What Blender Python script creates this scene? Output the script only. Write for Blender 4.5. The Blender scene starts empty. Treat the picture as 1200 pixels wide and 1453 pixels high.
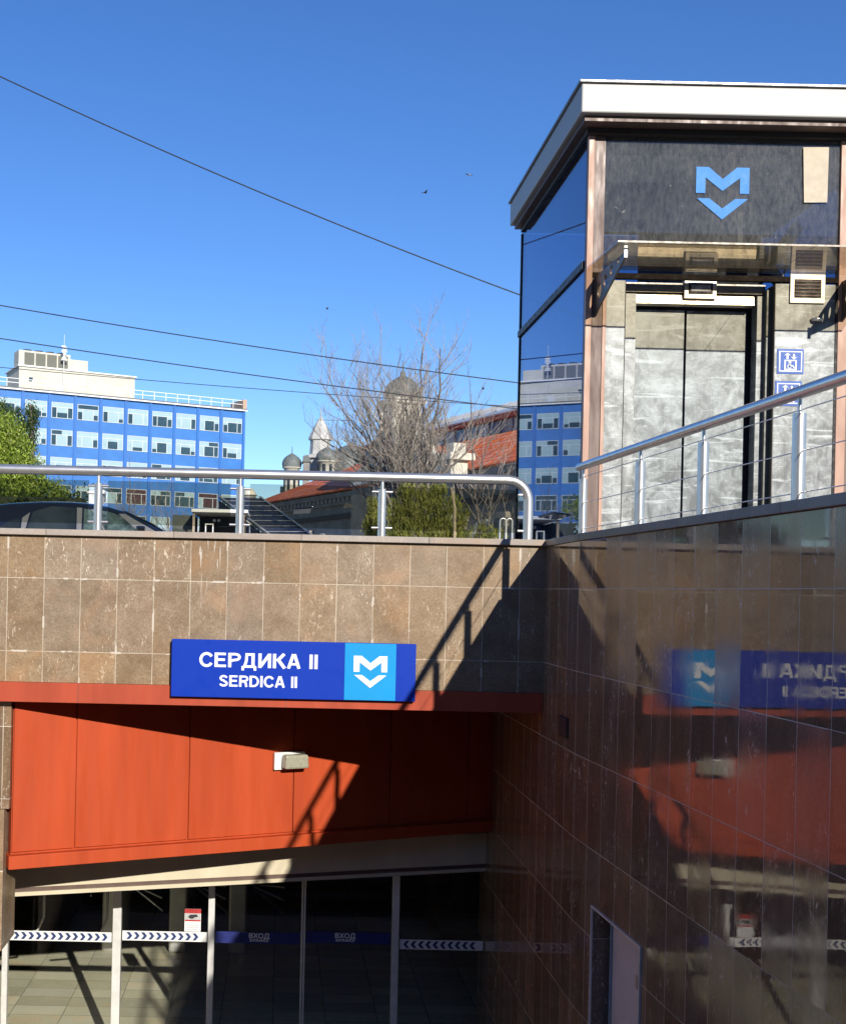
import bpy, bmesh, math, random
from mathutils import Vector, Matrix
R = math.radians
sc = bpy.context.scene
# ------------------------------------------------------------------ camera, sky, sun, exposure
F, CX, CY, ROLL = 1680.0, 400.0, 838.0, 0.0218      # survey of the photograph (1200 x 1453)
cd = bpy.data.cameras.new('camera'); cam = bpy.data.objects.new('camera', cd)
sc.collection.objects.link(cam); sc.camera = cam
cd.sensor_fit = 'HORIZONTAL'; cd.sensor_width = 36.0; cd.lens = 36.0*F/1200
cd.shift_x = (600-CX)/1200; cd.shift_y = (CY-726.5)/1200
cd.clip_start = 0.05; cd.clip_end = 3000
cam.matrix_world = Matrix.Rotation(R(90), 4, 'X') @ Matrix.Rotation(ROLL, 4, 'Z')
SUN = Vector((-.54, 1.74, -.768)).normalized()       # direction the light travels
EL = math.asin(-SUN.z); AZ = math.atan2(-SUN.x, -SUN.y)
w = bpy.data.worlds.new('World'); sc.world = w; w.use_nodes = True
nt = w.node_tree; bg = nt.nodes['Background']
sky = nt.nodes.new('ShaderNodeTexSky'); sky.sky_type = 'NISHITA'; sky.sun_disc = False
sky.sun_elevation = EL; sky.sun_rotation = AZ; sky.altitude = 900; sky.air_density = 0.95; sky.dust_density = 0.05; sky.ozone_density = 3.5
hs = nt.nodes.new('ShaderNodeHueSaturation'); hs.inputs['Saturation'].default_value = 1.2; hs.inputs['Hue'].default_value = .511
nt.links.new(sky.outputs[0], hs.inputs['Color']); nt.links.new(hs.outputs[0], bg.inputs[0]); bg.inputs[1].default_value = 0.135
sd = bpy.data.lights.new('sun', 'SUN'); sd.energy = 4.6; sd.angle = R(0.5); sd.color = (1, .94, .84)
so = bpy.data.objects.new('sun', sd); sc.collection.objects.link(so)
so.rotation_euler = SUN.to_track_quat('-Z', 'Y').to_euler()
sc.view_settings.view_transform = 'Standard'; sc.view_settings.look = 'None'
sc.view_settings.exposure = 0.30; sc.view_settings.gamma = 1.0
sc.cycles.max_bounces = 8; sc.cycles.transparent_max_bounces = 16; sc.cycles.glossy_bounces = 4; sc.cycles.diffuse_bounces = 3
sc.cycles.caustics_reflective = False; sc.cycles.caustics_refractive = False

def at(px, py, Y):
    a = px-CX; b = py-CY; n = math.sqrt(1+ROLL*ROLL)
    return Vector(((a+b*ROLL)/n/F*Y, Y, -(-a*ROLL+b)/n/F*Y))
rnd = random.Random(7)

# ------------------------------------------------------------------ materials
MATS = {}
def newmat(name):
    m = bpy.data.materials.new(name); m.use_nodes = True; MATS[name] = m
    return m, m.node_tree, m.node_tree.nodes['Principled BSDF']
def N(t, typ, **kw):
    n = t.nodes.new(typ)
    for k, v in kw.items():
        if k.startswith('i_'):
            key = k[2:]; key = int(key) if key.isdigit() else key
            n.inputs[key].default_value = v
        else: setattr(n, k, v)
    return n
def mth(t, op, a, b=None, c=None):
    n = t.nodes.new('ShaderNodeMath'); n.operation = op
    for i, v in enumerate((a, b, c)):
        if v is None: continue
        if isinstance(v, (int, float)): n.inputs[i].default_value = v
        else: t.links.new(v, n.inputs[i])
    return n.outputs[0]
def mixc(t, fac, a, b, mode='MIX'):
    n = t.nodes.new('ShaderNodeMix'); n.data_type = 'RGBA'; n.blend_type = mode
    for i, v in ((0, fac), (6, a), (7, b)):
        if isinstance(v, (int, float)): n.inputs[i].default_value = v
        elif isinstance(v, (tuple, list)): n.inputs[i].default_value = (*v[:3], 1)
        else: t.links.new(v, n.inputs[i])
    return n.outputs[2]
def ramp(t, v, a, b, lo=0., hi=1.):
    n = t.nodes.new('ShaderNodeMapRange'); t.links.new(v, n.inputs[0])
    n.inputs[1].default_value = a; n.inputs[2].default_value = b; n.inputs[3].default_value = lo; n.inputs[4].default_value = hi
    return n.outputs[0]
def noise(t, vec, scale, detail=4, rough=.6, dist=0):
    n = N(t, 'ShaderNodeTexNoise'); n.inputs['Scale'].default_value = scale; n.inputs['Detail'].default_value = detail
    n.inputs['Roughness'].default_value = rough; n.inputs['Distortion'].default_value = dist
    if vec is not None: t.links.new(vec, n.inputs['Vector'])
    return n.outputs['Fac']
def bump(t, h, strength, dist=.01):
    n = N(t, 'ShaderNodeBump'); n.inputs['Strength'].default_value = strength; n.inputs['Distance'].default_value = dist
    t.links.new(h, n.inputs['Height']); return n.outputs[0]
def objco(t, sx=1, sy=1, sz=1):
    c = N(t, 'ShaderNodeTexCoord'); m = N(t, 'ShaderNodeMapping'); m.inputs['Scale'].default_value = (sx, sy, sz)
    t.links.new(c.outputs['Object'], m.inputs[0]); return m.outputs[0]
def simple(name, col, rough=.5, metal=0., var=.12, scale=6., bmp=0., coat=0., spec=.5, col2=None, stretch=(1,1,1)):
    m, t, b = newmat(name); co = objco(t, *stretch)
    f = noise(t, co, scale, 5)
    dark = col2 if col2 else tuple(c*(1-var*2) for c in col); lite = tuple(min(1, c*(1+var)) for c in col)
    t.links.new(mixc(t, ramp(t, f, .3, .7), dark, lite), b.inputs['Base Color'])
    b.inputs['Metallic'].default_value = metal
    f2 = noise(t, co, scale*3.1, 3)
    t.links.new(ramp(t, f2, .3, .7, max(.02, rough*.75), min(1, rough*1.3)), b.inputs['Roughness'])
    b.inputs['Specular IOR Level'].default_value = spec
    if coat: b.inputs['Coat Weight'].default_value = coat; b.inputs['Coat Roughness'].default_value = .05
    if bmp: t.links.new(bump(t, noise(t, co, scale*5, 5), bmp), b.inputs['Normal'])
    return m
def tilemat(name, w_, h_, u0, v0, c1, c2, vein, mortar, mw, rough=(.5, .7), spec=.5, ior=1.5, wob=0., nvar=0., nbias=(0, 0, 0), veinamt=1., streak=False, drips=None, bmp=.25, tilevar=.18, finek=.35):
    m, t, b = newmat(name)
    uv = N(t, 'ShaderNodeUVMap').outputs[0]
    s = N(t, 'ShaderNodeSeparateXYZ'); t.links.new(uv, s.inputs[0]); U, V = s.outputs[0], s.outputs[1]
    tu = mth(t, 'DIVIDE', mth(t, 'SUBTRACT', U, u0), w_); tv = mth(t, 'DIVIDE', mth(t, 'SUBTRACT', V, v0), h_)
    iu, iv = mth(t, 'FLOOR', tu), mth(t, 'FLOOR', tv)
    cv = N(t, 'ShaderNodeCombineXYZ'); t.links.new(iu, cv.inputs[0]); t.links.new(iv, cv.inputs[1]); cv.inputs[2].default_value = 3.3
    wn = N(t, 'ShaderNodeTexWhiteNoise'); wn.noise_dimensions = '3D'; t.links.new(cv.outputs[0], wn.inputs['Vector'])
    rv, rc = wn.outputs['Value'], wn.outputs['Color']
    # mortar mask with slightly uneven width
    nz = noise(t, uv, 3.0, 2)
    mwv = ramp(t, nz, .3, .7, mw*.5, mw*1.4)
    du = mth(t, 'MULTIPLY', mth(t, 'SUBTRACT', .5, mth(t, 'ABSOLUTE', mth(t, 'SUBTRACT', mth(t, 'FRACT', tu), .5))), w_)
    dv = mth(t, 'MULTIPLY', mth(t, 'SUBTRACT', .5, mth(t, 'ABSOLUTE', mth(t, 'SUBTRACT', mth(t, 'FRACT', tv), .5))), h_)
    dmin = mth(t, 'MINIMUM', du, dv)
    mask = mth(t, 'LESS_THAN', dmin, mwv)
    # per-tile shifted coordinates
    sv = N(t, 'ShaderNodeVectorMath', operation='MULTIPLY_ADD'); t.links.new(rc, sv.inputs[0]); sv.inputs[1].default_value = (37, 53, 19)
    cu = N(t, 'ShaderNodeCombineXYZ'); t.links.new(U, cu.inputs[0]); t.links.new(V, cu.inputs[1]); t.links.new(cu.outputs[0], sv.inputs[2])
    co = sv.outputs[0]
    if streak:
        mp = N(t, 'ShaderNodeMapping'); mp.inputs['Scale'].default_value = (1, .22, 1); t.links.new(co, mp.inputs[0]); co2 = mp.outputs[0]
    else: co2 = co
    f = noise(t, co2, 5.5, 8, .68, .4)
    col = mixc(t, ramp(t, f, .3, .7), c1, c2)
    fine = noise(t, co, 60, 4, .7)
    col = mixc(t, ramp(t, fine, .35, .65, 0, finek), col, tuple(c*.55 for c in c1))
    # rusty / grey patches
    pch = noise(t, co, 2.2, 3, .5, .8)
    col = mixc(t, ramp(t, pch, .52, .7, 0, .4), col, tuple(x*y for x, y in zip(c2, (1.05, .78, .6))))
    # flaky pale veins, running in diagonal swarms
    rot = N(t, 'ShaderNodeMapping'); rot.inputs['Rotation'].default_value = (0, 0, R(-48)); rot.inputs['Scale'].default_value = (1, .45, 1); t.links.new(co, rot.inputs[0])
    v1 = noise(t, rot.outputs[0], 30, 6, .72, 1.6)
    ar = noise(t, rot.outputs[0], 3.2, 3, .6, 1.0)
    vm = mth(t, 'MULTIPLY', ramp(t, v1, .56, .66), ramp(t, ar, .48, .62))
    col = mixc(t, mth(t, 'MULTIPLY', vm, veinamt), col, vein)
    # per tile brightness
    hsv = N(t, 'ShaderNodeHueSaturation'); t.links.new(col, hsv.inputs['Color']); t.links.new(ramp(t, rv, 0, 1, 1-tilevar, 1+tilevar), hsv.inputs['Value'])
    sp = N(t, 'ShaderNodeSeparateColor'); t.links.new(rc, sp.inputs[0])
    t.links.new(ramp(t, sp.outputs[1], 0, 1, .85, 1.12), hsv.inputs['Saturation'])
    col = hsv.outputs[0]
    if drips:
        ua, ub, va, vb = drips
        mp = N(t, 'ShaderNodeMapping'); mp.inputs['Scale'].default_value = (26, 1.3, 1); t.links.new(uv, mp.inputs[0])
        dn = noise(t, mp.outputs[0], 1.0, 3, .6, .2)
        zone = mth(t, 'MULTIPLY', mth(t, 'MULTIPLY', ramp(t, U, ua, ua+.15), ramp(t, U, ub, ub-.15)), ramp(t, V, va, vb))
        dm = mth(t, 'MULTIPLY', mth(t, 'GREATER_THAN', dn, .62), zone)
        # lime at scattered joints and under the coping
        jn = mth(t, 'MULTIPLY', mth(t, 'LESS_THAN', dmin, .008), mth(t, 'GREATER_THAN', noise(t, uv, 4.5, 3), .60))
        dm = mth(t, 'MAXIMUM', dm, mth(t, 'MULTIPLY', jn, .8))
        col = mixc(t, dm, col, (.62, .57, .5))
    col = mixc(t, mask, col, mortar)
    t.links.new(col, b.inputs['Base Color'])
    rr = ramp(t, mth(t, 'POWER', sp.outputs[0], 2.0), 0, 1, rough[0], rough[1])
    rr = mth(t, 'ADD', rr, mth(t, 'MULTIPLY', vm, .25)); rr = mth(t, 'ADD', rr, ramp(t, noise(t, co, 3.5, 4, .6), .45, .7, 0, .10))
    rr = mth(t, 'MAXIMUM', rr, mth(t, 'MULTIPLY', mask, .7)); t.links.new(rr, b.inputs['Roughness'])
    b.inputs['IOR'].default_value = ior; b.inputs['Specular IOR Level'].default_value = spec
    hh = mth(t, 'SUBTRACT', mth(t, 'ADD', mth(t, 'MULTIPLY', fine, .12), mth(t, 'MULTIPLY', f, .3)), mth(t, 'MULTIPLY', mask, .6))
    if wob:
        hh = mth(t, 'ADD', mth(t, 'MULTIPLY', hh, .02), mth(t, 'MULTIPLY', noise(t, co, 9, 2, .4), wob))
    nb = bump(t, hh, bmp, .01)
    if nvar:
        n1 = N(t, 'ShaderNodeVectorMath', operation='SUBTRACT'); t.links.new(rc, n1.inputs[0]); n1.inputs[1].default_value = (.5, .5, .5)
        n2 = N(t, 'ShaderNodeVectorMath', operation='SCALE'); t.links.new(n1.outputs[0], n2.inputs[0]); n2.inputs['Scale'].default_value = nvar
        n0 = N(t, 'ShaderNodeVectorMath', operation='ADD'); t.links.new(nb, n0.inputs[0]); n0.inputs[1].default_value = nbias
        n3 = N(t, 'ShaderNodeVectorMath', operation='ADD'); t.links.new(n0.outputs[0], n3.inputs[0]); t.links.new(n2.outputs[0], n3.inputs[1])
        n4 = N(t, 'ShaderNodeVectorMath', operation='NORMALIZE'); t.links.new(n3.outputs[0], n4.inputs[0]); nb = n4.outputs[0]
    t.links.new(nb, b.inputs['Normal'])
    return m
def glassmat(name, tint, ior=1.5, refl=(1, 1, 1), dust=0., rough=0., base=0.):
    m, t, b = newmat(name); t.nodes.remove(b)
    out = t.nodes['Material Output']
    tr = N(t, 'ShaderNodeBsdfTransparent'); tr.inputs[0].default_value = (*tint, 1)
    gl = N(t, 'ShaderNodeBsdfGlossy'); gl.inputs['Color'].default_value = (*refl, 1); gl.inputs['Roughness'].default_value = rough
    fr = N(t, 'ShaderNodeFresnel')
    bf = N(t, 'ShaderNodeNewGeometry').outputs['Backfacing']      # thin pane: the far face reflects like the near one
    t.links.new(mth(t, 'ADD', ior, mth(t, 'MULTIPLY', bf, 1/ior-ior)), fr.inputs['IOR'])
    fac = fr.outputs[0]
    if base: fac = mth(t, 'MAXIMUM', fac, base)
    mx = N(t, 'ShaderNodeMixShader'); t.links.new(fac, mx.inputs[0]); t.links.new(tr.outputs[0], mx.inputs[1]); t.links.new(gl.outputs[0], mx.inputs[2])
    last = mx.outputs[0]
    if dust:
        df = N(t, 'ShaderNodeBsdfDiffuse'); df.inputs[0].default_value = (.5, .49, .46, 1)
        co = objco(t, 1, 1, 1); co2 = objco(t, 1, 1, .35)
        f = mth(t, 'MULTIPLY', ramp(t, noise(t, co2, 30, 8, .8), .25, .8), dust)
        sz = N(t, 'ShaderNodeSeparateXYZ'); t.links.new(objco(t), sz.inputs[0])
        f = mth(t, 'MULTIPLY', f, ramp(t, noise(t, co, 1.3, 3), .3, .7, .6, 1.3))
        f = mth(t, 'ADD', f, mth(t, 'MULTIPLY', ramp(t, noise(t, co, 14, 6, .7, 1.5), .66, .72), dust*2.0))
        m2 = N(t, 'ShaderNodeMixShader'); t.links.new(f, m2.inputs[0]); t.links.new(last, m2.inputs[1]); t.links.new(df.outputs[0], m2.inputs[2]); last = m2.outputs[0]
    t.links.new(last, out.inputs[0]); return m
def leafmat(name, a, b_, c):
    m, t, b = newmat(name)
    g = N(t, 'ShaderNodeNewGeometry').outputs['Random Per Island']
    col = mixc(t, ramp(t, g, 0, .6), a, b_); col = mixc(t, ramp(t, g, .7, 1), col, c)
    t.links.new(col, b.inputs['Base Color']); b.inputs['Roughness'].default_value = .6
    b.inputs['Specular IOR Level'].default_value = .25
    out = t.nodes['Material Output']; tl = N(t, 'ShaderNodeBsdfTranslucent'); t.links.new(col, tl.inputs[0])
    mx = N(t, 'ShaderNodeMixShader'); mx.inputs[0].default_value = .42
    t.links.new(b.outputs[0], mx.inputs[1]); t.links.new(tl.outputs[0], mx.inputs[2]); t.links.new(mx.outputs[0], out.inputs[0])
    return m

TAN = tilemat('tan_stone_tile', .302, .605, -.455, .06, (.23, .158, .096), (.385, .288, .192), (.66, .56, .43), (.55, .48, .38), .0024, rough=(.35, .5), veinamt=1.0, drips=(-.95, -.35, -.3, .46), spec=.3, tilevar=.08, finek=.55)
DARK = tilemat('dark_polished_tile', .30, .605, 0.0, .06, (.16, .108, .072), (.31, .216, .138), (.80, .71, .60), (.62, .56, .47), .0020, rough=(.015, .20), ior=1.55, wob=.06, nvar=.0015, nbias=(0, .012, 0), veinamt=.9, streak=True, bmp=.25, tilevar=.16, finek=.5)
COPE = tilemat('pale_coping_stone', 1.05, 9, .15, -3, (.36, .30, .25), (.45, .39, .33), (.55, .5, .44), (.15, .13, .11), .004, rough=(.5, .6))
COPED = tilemat('grey_coping_stone', .62, 9, .05, -3, (.12, .11, .105), (.18, .165, .155), (.25, .23, .21), (.05, .05, .05), .003, rough=(.35, .5))
FLOOR = tilemat('beige_floor_tile', .6, .3, 0, 0, (.76, .71, .51), (.86, .82, .62), (.84, .80, .62), (.25, .22, .17), .004, rough=(.3, .45), bmp=.1)
PAVE = tilemat('plaza_paving', .4, .4, 0, 0, (.28, .26, .24), (.36, .34, .31), (.4, .38, .35), (.15, .14, .13), .004, rough=(.7, .8))
STAIR = simple('granite_step', (.16, .15, .14), .6, var=.15, scale=30)
RED = simple('red_orange_panel', (.45, .066, .019), .5, spec=.25, var=.085, scale=4, bmp=.03, stretch=(1, 1, .12))
REDB = simple('red_band_paint', (.42, .072, .034), .6, spec=.25, var=.10, scale=4, stretch=(1, 1, .15))
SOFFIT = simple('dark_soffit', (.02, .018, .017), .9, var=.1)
BEIGE = simple('cream_metal', (.62, .55, .40), .4, var=.06, scale=3, stretch=(1, 1, .3))
ALU = simple('aluminium_profile', (.72, .71, .69), .42, metal=.25, var=.06, scale=8)
STEEL = simple('polished_steel', (.66, .65, .63), .24, metal=1, var=.06, scale=12)
COPPER = simple('copper_brown_profile', (.42, .25, .18), .5, metal=.05, var=.05, scale=5, stretch=(1, 1, .2))
BROWN = simple('dark_brown_profile', (.13, .085, .07), .5, metal=.1, var=.08, scale=5, stretch=(1, 1, .2))
BLACK = simple('black_rubber', (.012, .012, .013), .6)
WHITE = simple('white_paint', (.78, .77, .74), .5, var=.05, scale=3)
ROOFM = simple('silver_sheet_metal', (.42, .415, .39), .55, metal=.05, var=.02, scale=1.6, bmp=.02)
SIGNB = simple('deep_blue_sign', (.004, .038, .38), .5, spec=.15, var=.012, scale=2)
SIGNL = simple('light_blue_sign', (.012, .29, .64), .5, spec=.15, var=.03, scale=2)
LOGOB = simple('sky_blue_film', (.10, .29, .66), .65, var=.05, spec=.15)
LET = simple('white_lettering', (.85, .85, .85), .45, var=.02)
PAPER = simple('yellowed_paper', (.58, .50, .38), .8, var=.06, scale=9)
SIGNP = simple('faded_blue_sign', (.12, .19, .48), .65, var=.06, scale=9, spec=.15)
GREYD = simple('grey_door_paint', (.66, .65, .68), .45, var=.05, scale=3)
BLUEG = simple('blue_grey_frame', (.36, .44, .54), .4, var=.06)
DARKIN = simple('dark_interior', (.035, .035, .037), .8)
TINT = glassmat('tinted_rail_glass', (.76, .76, .70), 1.4)
SIDEG = glassmat('blue_reflective_glass', (.40, .48, .58), 1.9, (.74, .82, .96), base=.22, rough=.012)
BACKG = glassmat('blue_back_glass', (.40, .50, .66), 1.5)
FRONTG = glassmat('dusty_dark_glass', (.55, .56, .56), 1.5, (1, 1, .98), dust=.25)
CANOG = glassmat('bronze_canopy_glass', (.92, .87, .77), 1.55, (1, .95, .88))
DOORG = glassmat('clear_door_glass', (.94, .95, .94), 1.45)
LAMPG = simple('frosted_lamp_glass', (.36, .35, .27), .25, var=.2, scale=30, stretch=(1, 1, 8))

t_ = STEEL.node_tree; b_ = t_.nodes['Principled BSDF']
for l_ in list(t_.links):
    if l_.to_socket == b_.inputs['Roughness']: t_.links.remove(l_)
b_.inputs['Roughness'].default_value = .33; b_.inputs['Metallic'].default_value = .82
t_ = ROOFM.node_tree; b_ = t_.nodes['Principled BSDF']
for l_ in list(t_.links):
    if l_.to_socket == b_.inputs['Roughness']: t_.links.remove(l_)
b_.inputs['Roughness'].default_value = .5
def steelpanel(name, base, seed):
    m, t, b = newmat(name); co = objco(t); 
    mp = N(t, 'ShaderNodeMapping'); mp.inputs['Location'].default_value = (seed, seed*2, 0); t.links.new(co, mp.inputs[0]); co = mp.outputs[0]
    w1 = noise(t, co, 2.4, 5, .6, 2.2); w2 = noise(t, co, 7.5, 6, .7, 1.6)
    mh = N(t, 'ShaderNodeMapping'); mh.inputs['Scale'].default_value = (1, 1, 9); t.links.new(co, mh.inputs[0])
    w3 = noise(t, mh.outputs[0], 1.7, 4, .6, .8)
    ms = N(t, 'ShaderNodeMapping'); ms.inputs['Scale'].default_value = (1.2, 1, 9); ms.inputs['Rotation'].default_value = (0, R(14), 0); t.links.new(co, ms.inputs[0])
    sw = ramp(t, noise(t, ms.outputs[0], 13, 5, .75, 1.0), .56, .66)                 # cleaning smears, in patches
    sw = mth(t, 'MULTIPLY', sw, ramp(t, w1, .44, .58))
    f = mth(t, 'ADD', mth(t, 'MULTIPLY', ramp(t, w1, .40, .68), .28), mth(t, 'MULTIPLY', ramp(t, w3, .58, .64), .42))
    f = mth(t, 'ADD', f, mth(t, 'MULTIPLY', ramp(t, w2, .46, .66), .24))
    f = mth(t, 'ADD', f, mth(t, 'MULTIPLY', sw, .5))
    brn = N(t, 'ShaderNodeMapping'); brn.inputs['Scale'].default_value = (260, 1, 2); t.links.new(co, brn.inputs[0])
    f = mth(t, 'ADD', f, ramp(t, noise(t, brn.outputs[0], 1.0, 2), .3, .7, -.06, .06))  # vertical brushing
    col = mixc(t, f, base, tuple(c*4.6 for c in base)); t.links.new(col, b.inputs['Base Color'])
    b.inputs['Metallic'].default_value = .25; b.inputs['Specular IOR Level'].default_value = .25
    t.links.new(ramp(t, f, 0, 1, .36, .6), b.inputs['Roughness'])
    t.links.new(bump(t, w1, .12, .01), b.inputs['Normal'])
    return m
SP1 = steelpanel('scuffed_steel_door', (.105, .115, .118), 0.0)
SP2 = steelpanel('smeared_steel_panel', (.125, .132, .132), 4.0)

# ------------------------------------------------------------------ mesh helpers
class MB:
    def __init__(s): s.v = []; s.f = []; s.sm = []
    def add(s, vs, fs, smooth=False):
        o = len(s.v); s.v += [Vector(v) for v in vs]
        for f in fs: s.f.append([o+i for i in f]); s.sm.append(smooth)
        return s
    def box(s, x0, x1, y0, y1, z0, z1):
        x0, x1 = min(x0, x1), max(x0, x1); y0, y1 = min(y0, y1), max(y0, y1); z0, z1 = min(z0, z1), max(z0, z1)
        return s.add([(x0,y0,z0),(x1,y0,z0),(x1,y1,z0),(x0,y1,z0),(x0,y0,z1),(x1,y0,z1),(x1,y1,z1),(x0,y1,z1)],
              [(3,2,1,0),(4,5,6,7),(0,1,5,4),(1,2,6,5),(2,3,7,6),(3,0,4,7)])
    def quad(s, a, b, c, d): return s.add([a, b, c, d], [(0,1,2,3)])
    def prism(s, poly, a, b, axis='y'):
        n = len(poly)
        def mk(p, d): return (p[0], d, p[1]) if axis == 'y' else ((d, p[0], p[1]) if axis == 'x' else (p[0], p[1], d))
        vs = [mk(p, a) for p in poly]+[mk(p, b) for p in poly]
        fs = [list(range(n)), list(range(2*n-1, n-1, -1))]+[(i, n+i, n+(i+1) % n, (i+1) % n) for i in range(n)]
        return s.add(vs, fs)
    def tube(s, pts, r, n=8, caps=True, smooth=True):
        pts = [Vector(p) for p in pts]; rs = r if isinstance(r, (list, tuple)) else [r]*len(pts)
        vs = []; up = None
        for i, p in enumerate(pts):
            d = (pts[min(i+1, len(pts)-1)]-pts[max(i-1, 0)])
            d = d.normalized() if d.length > 1e-9 else Vector((0, 0, 1))
            if up is None:
                up = Vector((0, 0, 1)) if abs(d.z) < .9 else Vector((1, 0, 0))
            a = d.cross(up)
            if a.length < 1e-4: a = d.cross(Vector((1, .3, 0)))
            a.normalize(); b = a.cross(d).normalized(); up = b
            for k in range(n):
                t = 2*math.pi*k/n; vs.append(p+(a*math.cos(t)+b*math.sin(t))*rs[i])
        fs = []
        for i in range(len(pts)-1):
            for k in range(n):
                k2 = (k+1) % n; fs.append((i*n+k, i*n+k2, (i+1)*n+k2, (i+1)*n+k))
        s.add(vs, fs, smooth)
        if caps:
            o = len(vs)
            s.add(vs[:n], [list(range(n))]); s.add(vs[-n:], [list(range(n-1, -1, -1))])
        return s
    def lathe(s, prof, c, n=24, smooth=True):
        vs = []; c = Vector(c)
        for r, z in prof:
            for k in range(n):
                t = 2*math.pi*k/n; vs.append(c+Vector((r*math.cos(t), r*math.sin(t), z)))
        fs = []
        for i in range(len(prof)-1):
            for k in range(n):
                k2 = (k+1) % n; fs.append((i*n+k, i*n+k2, (i+1)*n+k2, (i+1)*n+k))
        return s.add(vs, fs, smooth)
    def build(s, name, mat, parent=None, local=False, bevel=0., solid=0., fix=True):
        M = Matrix.Identity(4)
        if parent is not None and not local: M = fullmat(parent).inverted()
        vs = [M @ v for v in s.v]
        me = bpy.data.meshes.new(name); me.from_pydata([tuple(v) for v in vs], [], s.f); 
        for p, q in zip(me.polygons, s.sm): p.use_smooth = q
        me.materials.append(mat)
        if fix:
            bm = bmesh.new(); bm.from_mesh(me); bmesh.ops.recalc_face_normals(bm, faces=bm.faces); bm.to_mesh(me); bm.free()
        uvl = me.uv_layers.new(name='UVMap')
        for p in me.polygons:
            n = p.normal; ax = max(range(3), key=lambda i: abs(n[i]))
            for li in p.loop_indices:
                c = me.vertices[me.loops[li].vertex_index].co
                uvl.data[li].uv = ((c.y, c.z), (c.x, c.z), (c.x, c.y))[ax]
        o = bpy.data.objects.new(name, me); sc.collection.objects.link(o)
        if parent is not None: o.parent = parent
        if bevel:
            b = o.modifiers.new('bevel', 'BEVEL'); b.width = bevel; b.segments = 2; b.limit_method = 'ANGLE'
        if solid:
            b = o.modifiers.new('solid', 'SOLIDIFY'); b.thickness = solid
        return o
def fullmat(o):
    m = Matrix.Translation(o.location) @ Matrix.Rotation(o.rotation_euler.z, 4, 'Z') @ Matrix.Diagonal((*o.scale, 1))
    return fullmat(o.parent) @ m if o.parent else m
def tag(o, label, cat, group=None, kind=None):
    if label: o['label'] = label
    if cat: o['category'] = cat
    if group: o['group'] = group
    if kind: o['kind'] = kind
    return o
def thing(name, label, cat, loc=(0, 0, 0), rotz=0., group=None):
    o = bpy.data.objects.new(name, None); sc.collection.objects.link(o); o.location = loc; o.rotation_euler = (0, 0, rotz)
    o.empty_display_size = .2
    return tag(o, label, cat, group)
def struct(name, mb, mat, **k):
    o = mb.build(name, mat, **k); o['kind'] = 'structure'; return o
def dup(o, parent=None):
    c = o.copy(); sc.collection.objects.link(c)
    if parent is not None: c.parent = parent
    for ch in o.children: dup(ch, c)
    return c
def textmesh(name, body, size, mat, parent, loc, rotz=0., bold=.0, align='CENTER', sx=1.):
    cu = bpy.data.curves.new(name, 'FONT'); cu.body = body; cu.size = size; cu.align_x = align; cu.align_y = 'BOTTOM_BASELINE'; cu.resolution_u = 4
    tmp = bpy.data.objects.new('tmp', cu); sc.collection.objects.link(tmp)
    bpy.context.view_layer.update()
    dg = bpy.context.evaluated_depsgraph_get(); src = bpy.data.meshes.new_from_object(tmp.evaluated_get(dg))
    bpy.data.objects.remove(tmp)
    M = Matrix.Translation(loc) @ Matrix.Rotation(rotz, 4, 'Z') @ Matrix.Rotation(R(90), 4, 'X') @ Matrix.Diagonal((sx, 1, 1, 1))
    base_v = [v.co.copy() for v in src.vertices]; base_f = [list(p.vertices) for p in src.polygons]
    vs, fs = [], []; K = 12 if bold else 1            # heavier strokes: copies of the letter shifted outwards all round, each a hair proud of the last
    for k in range(K):
        dx, dz = bold*math.cos(2*math.pi*k/K)*(1 if bold else 0), bold*math.sin(2*math.pi*k/K)
        o_ = len(vs)
        vs += [M @ Vector((v.x+dx, v.y+dz, .0006+k*.00006)) for v in base_v]; fs += [[o_+i for i in f] for f in base_f]
    me = bpy.data.meshes.new(name); me.from_pydata([tuple(v) for v in vs], [], fs); me.materials.append(mat)
    o = bpy.data.objects.new(name, me); sc.collection.objects.link(o); o.parent = parent
    return o
# metro style letter: an M over a V, drawn in a box of width w, height h, top-left (x, z)
def logo(mb, x, z, w_, h_, y0, y1):
    P = lambda u, v: (x+u*w_, z-v*h_)
    mb.prism([P(0,0),P(.235,0),P(.5,.225),P(.765,0),P(1,0),P(1,.5),P(.825,.5),P(.825,.20),P(.5,.455),P(.175,.20),P(.175,.5),P(0,.5)], y0, y1)
    mb.prism([P(.02,.60),P(.255,.60),P(.5,.79),P(.745,.60),P(.98,.60),P(.5,1)], y0, y1)

# ------------------------------------------------------------------ ground, pit, stairs
PZ = -.05
g = MB()
for x0, x1, y0, y1 in ((-900, -2.95, -900, 10.05), (-900, 900, 10.05, 1500), (2.95, 900, -900, 10.05), (-2.95, 2.95, -900, -3.4)):
    g.quad((x0, y0, PZ), (x1, y0, PZ), (x1, y1, PZ), (x0, y1, PZ))
g.quad((2.47, 5, PZ), (2.95, 5, PZ), (2.95, 10.05, PZ), (2.47, 10.05, PZ))
g.add([(2.66, 5, PZ), (2.95, 5, PZ), (2.95, -.5, PZ)], [(0, 1, 2)])
struct('plaza_ground', g, PAVE)
FZ = -4.9
g = MB().quad((-9, 6, FZ), (7, 6, FZ), (7, 24, FZ), (-9, 24, FZ)); struct('underpass_floor', g, FLOOR)
g = MB()
n = 28
for i in range(n):                       # flight of steps the photographer stands on
    zt = PZ-(i+1)*(4.85/n)+.02; y0 = -3.4+i*.36
    g.box(-2.9, 2.75, y0, y0+.36, zt-.6, zt)
struct('stairs', g, STAIR)
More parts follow.
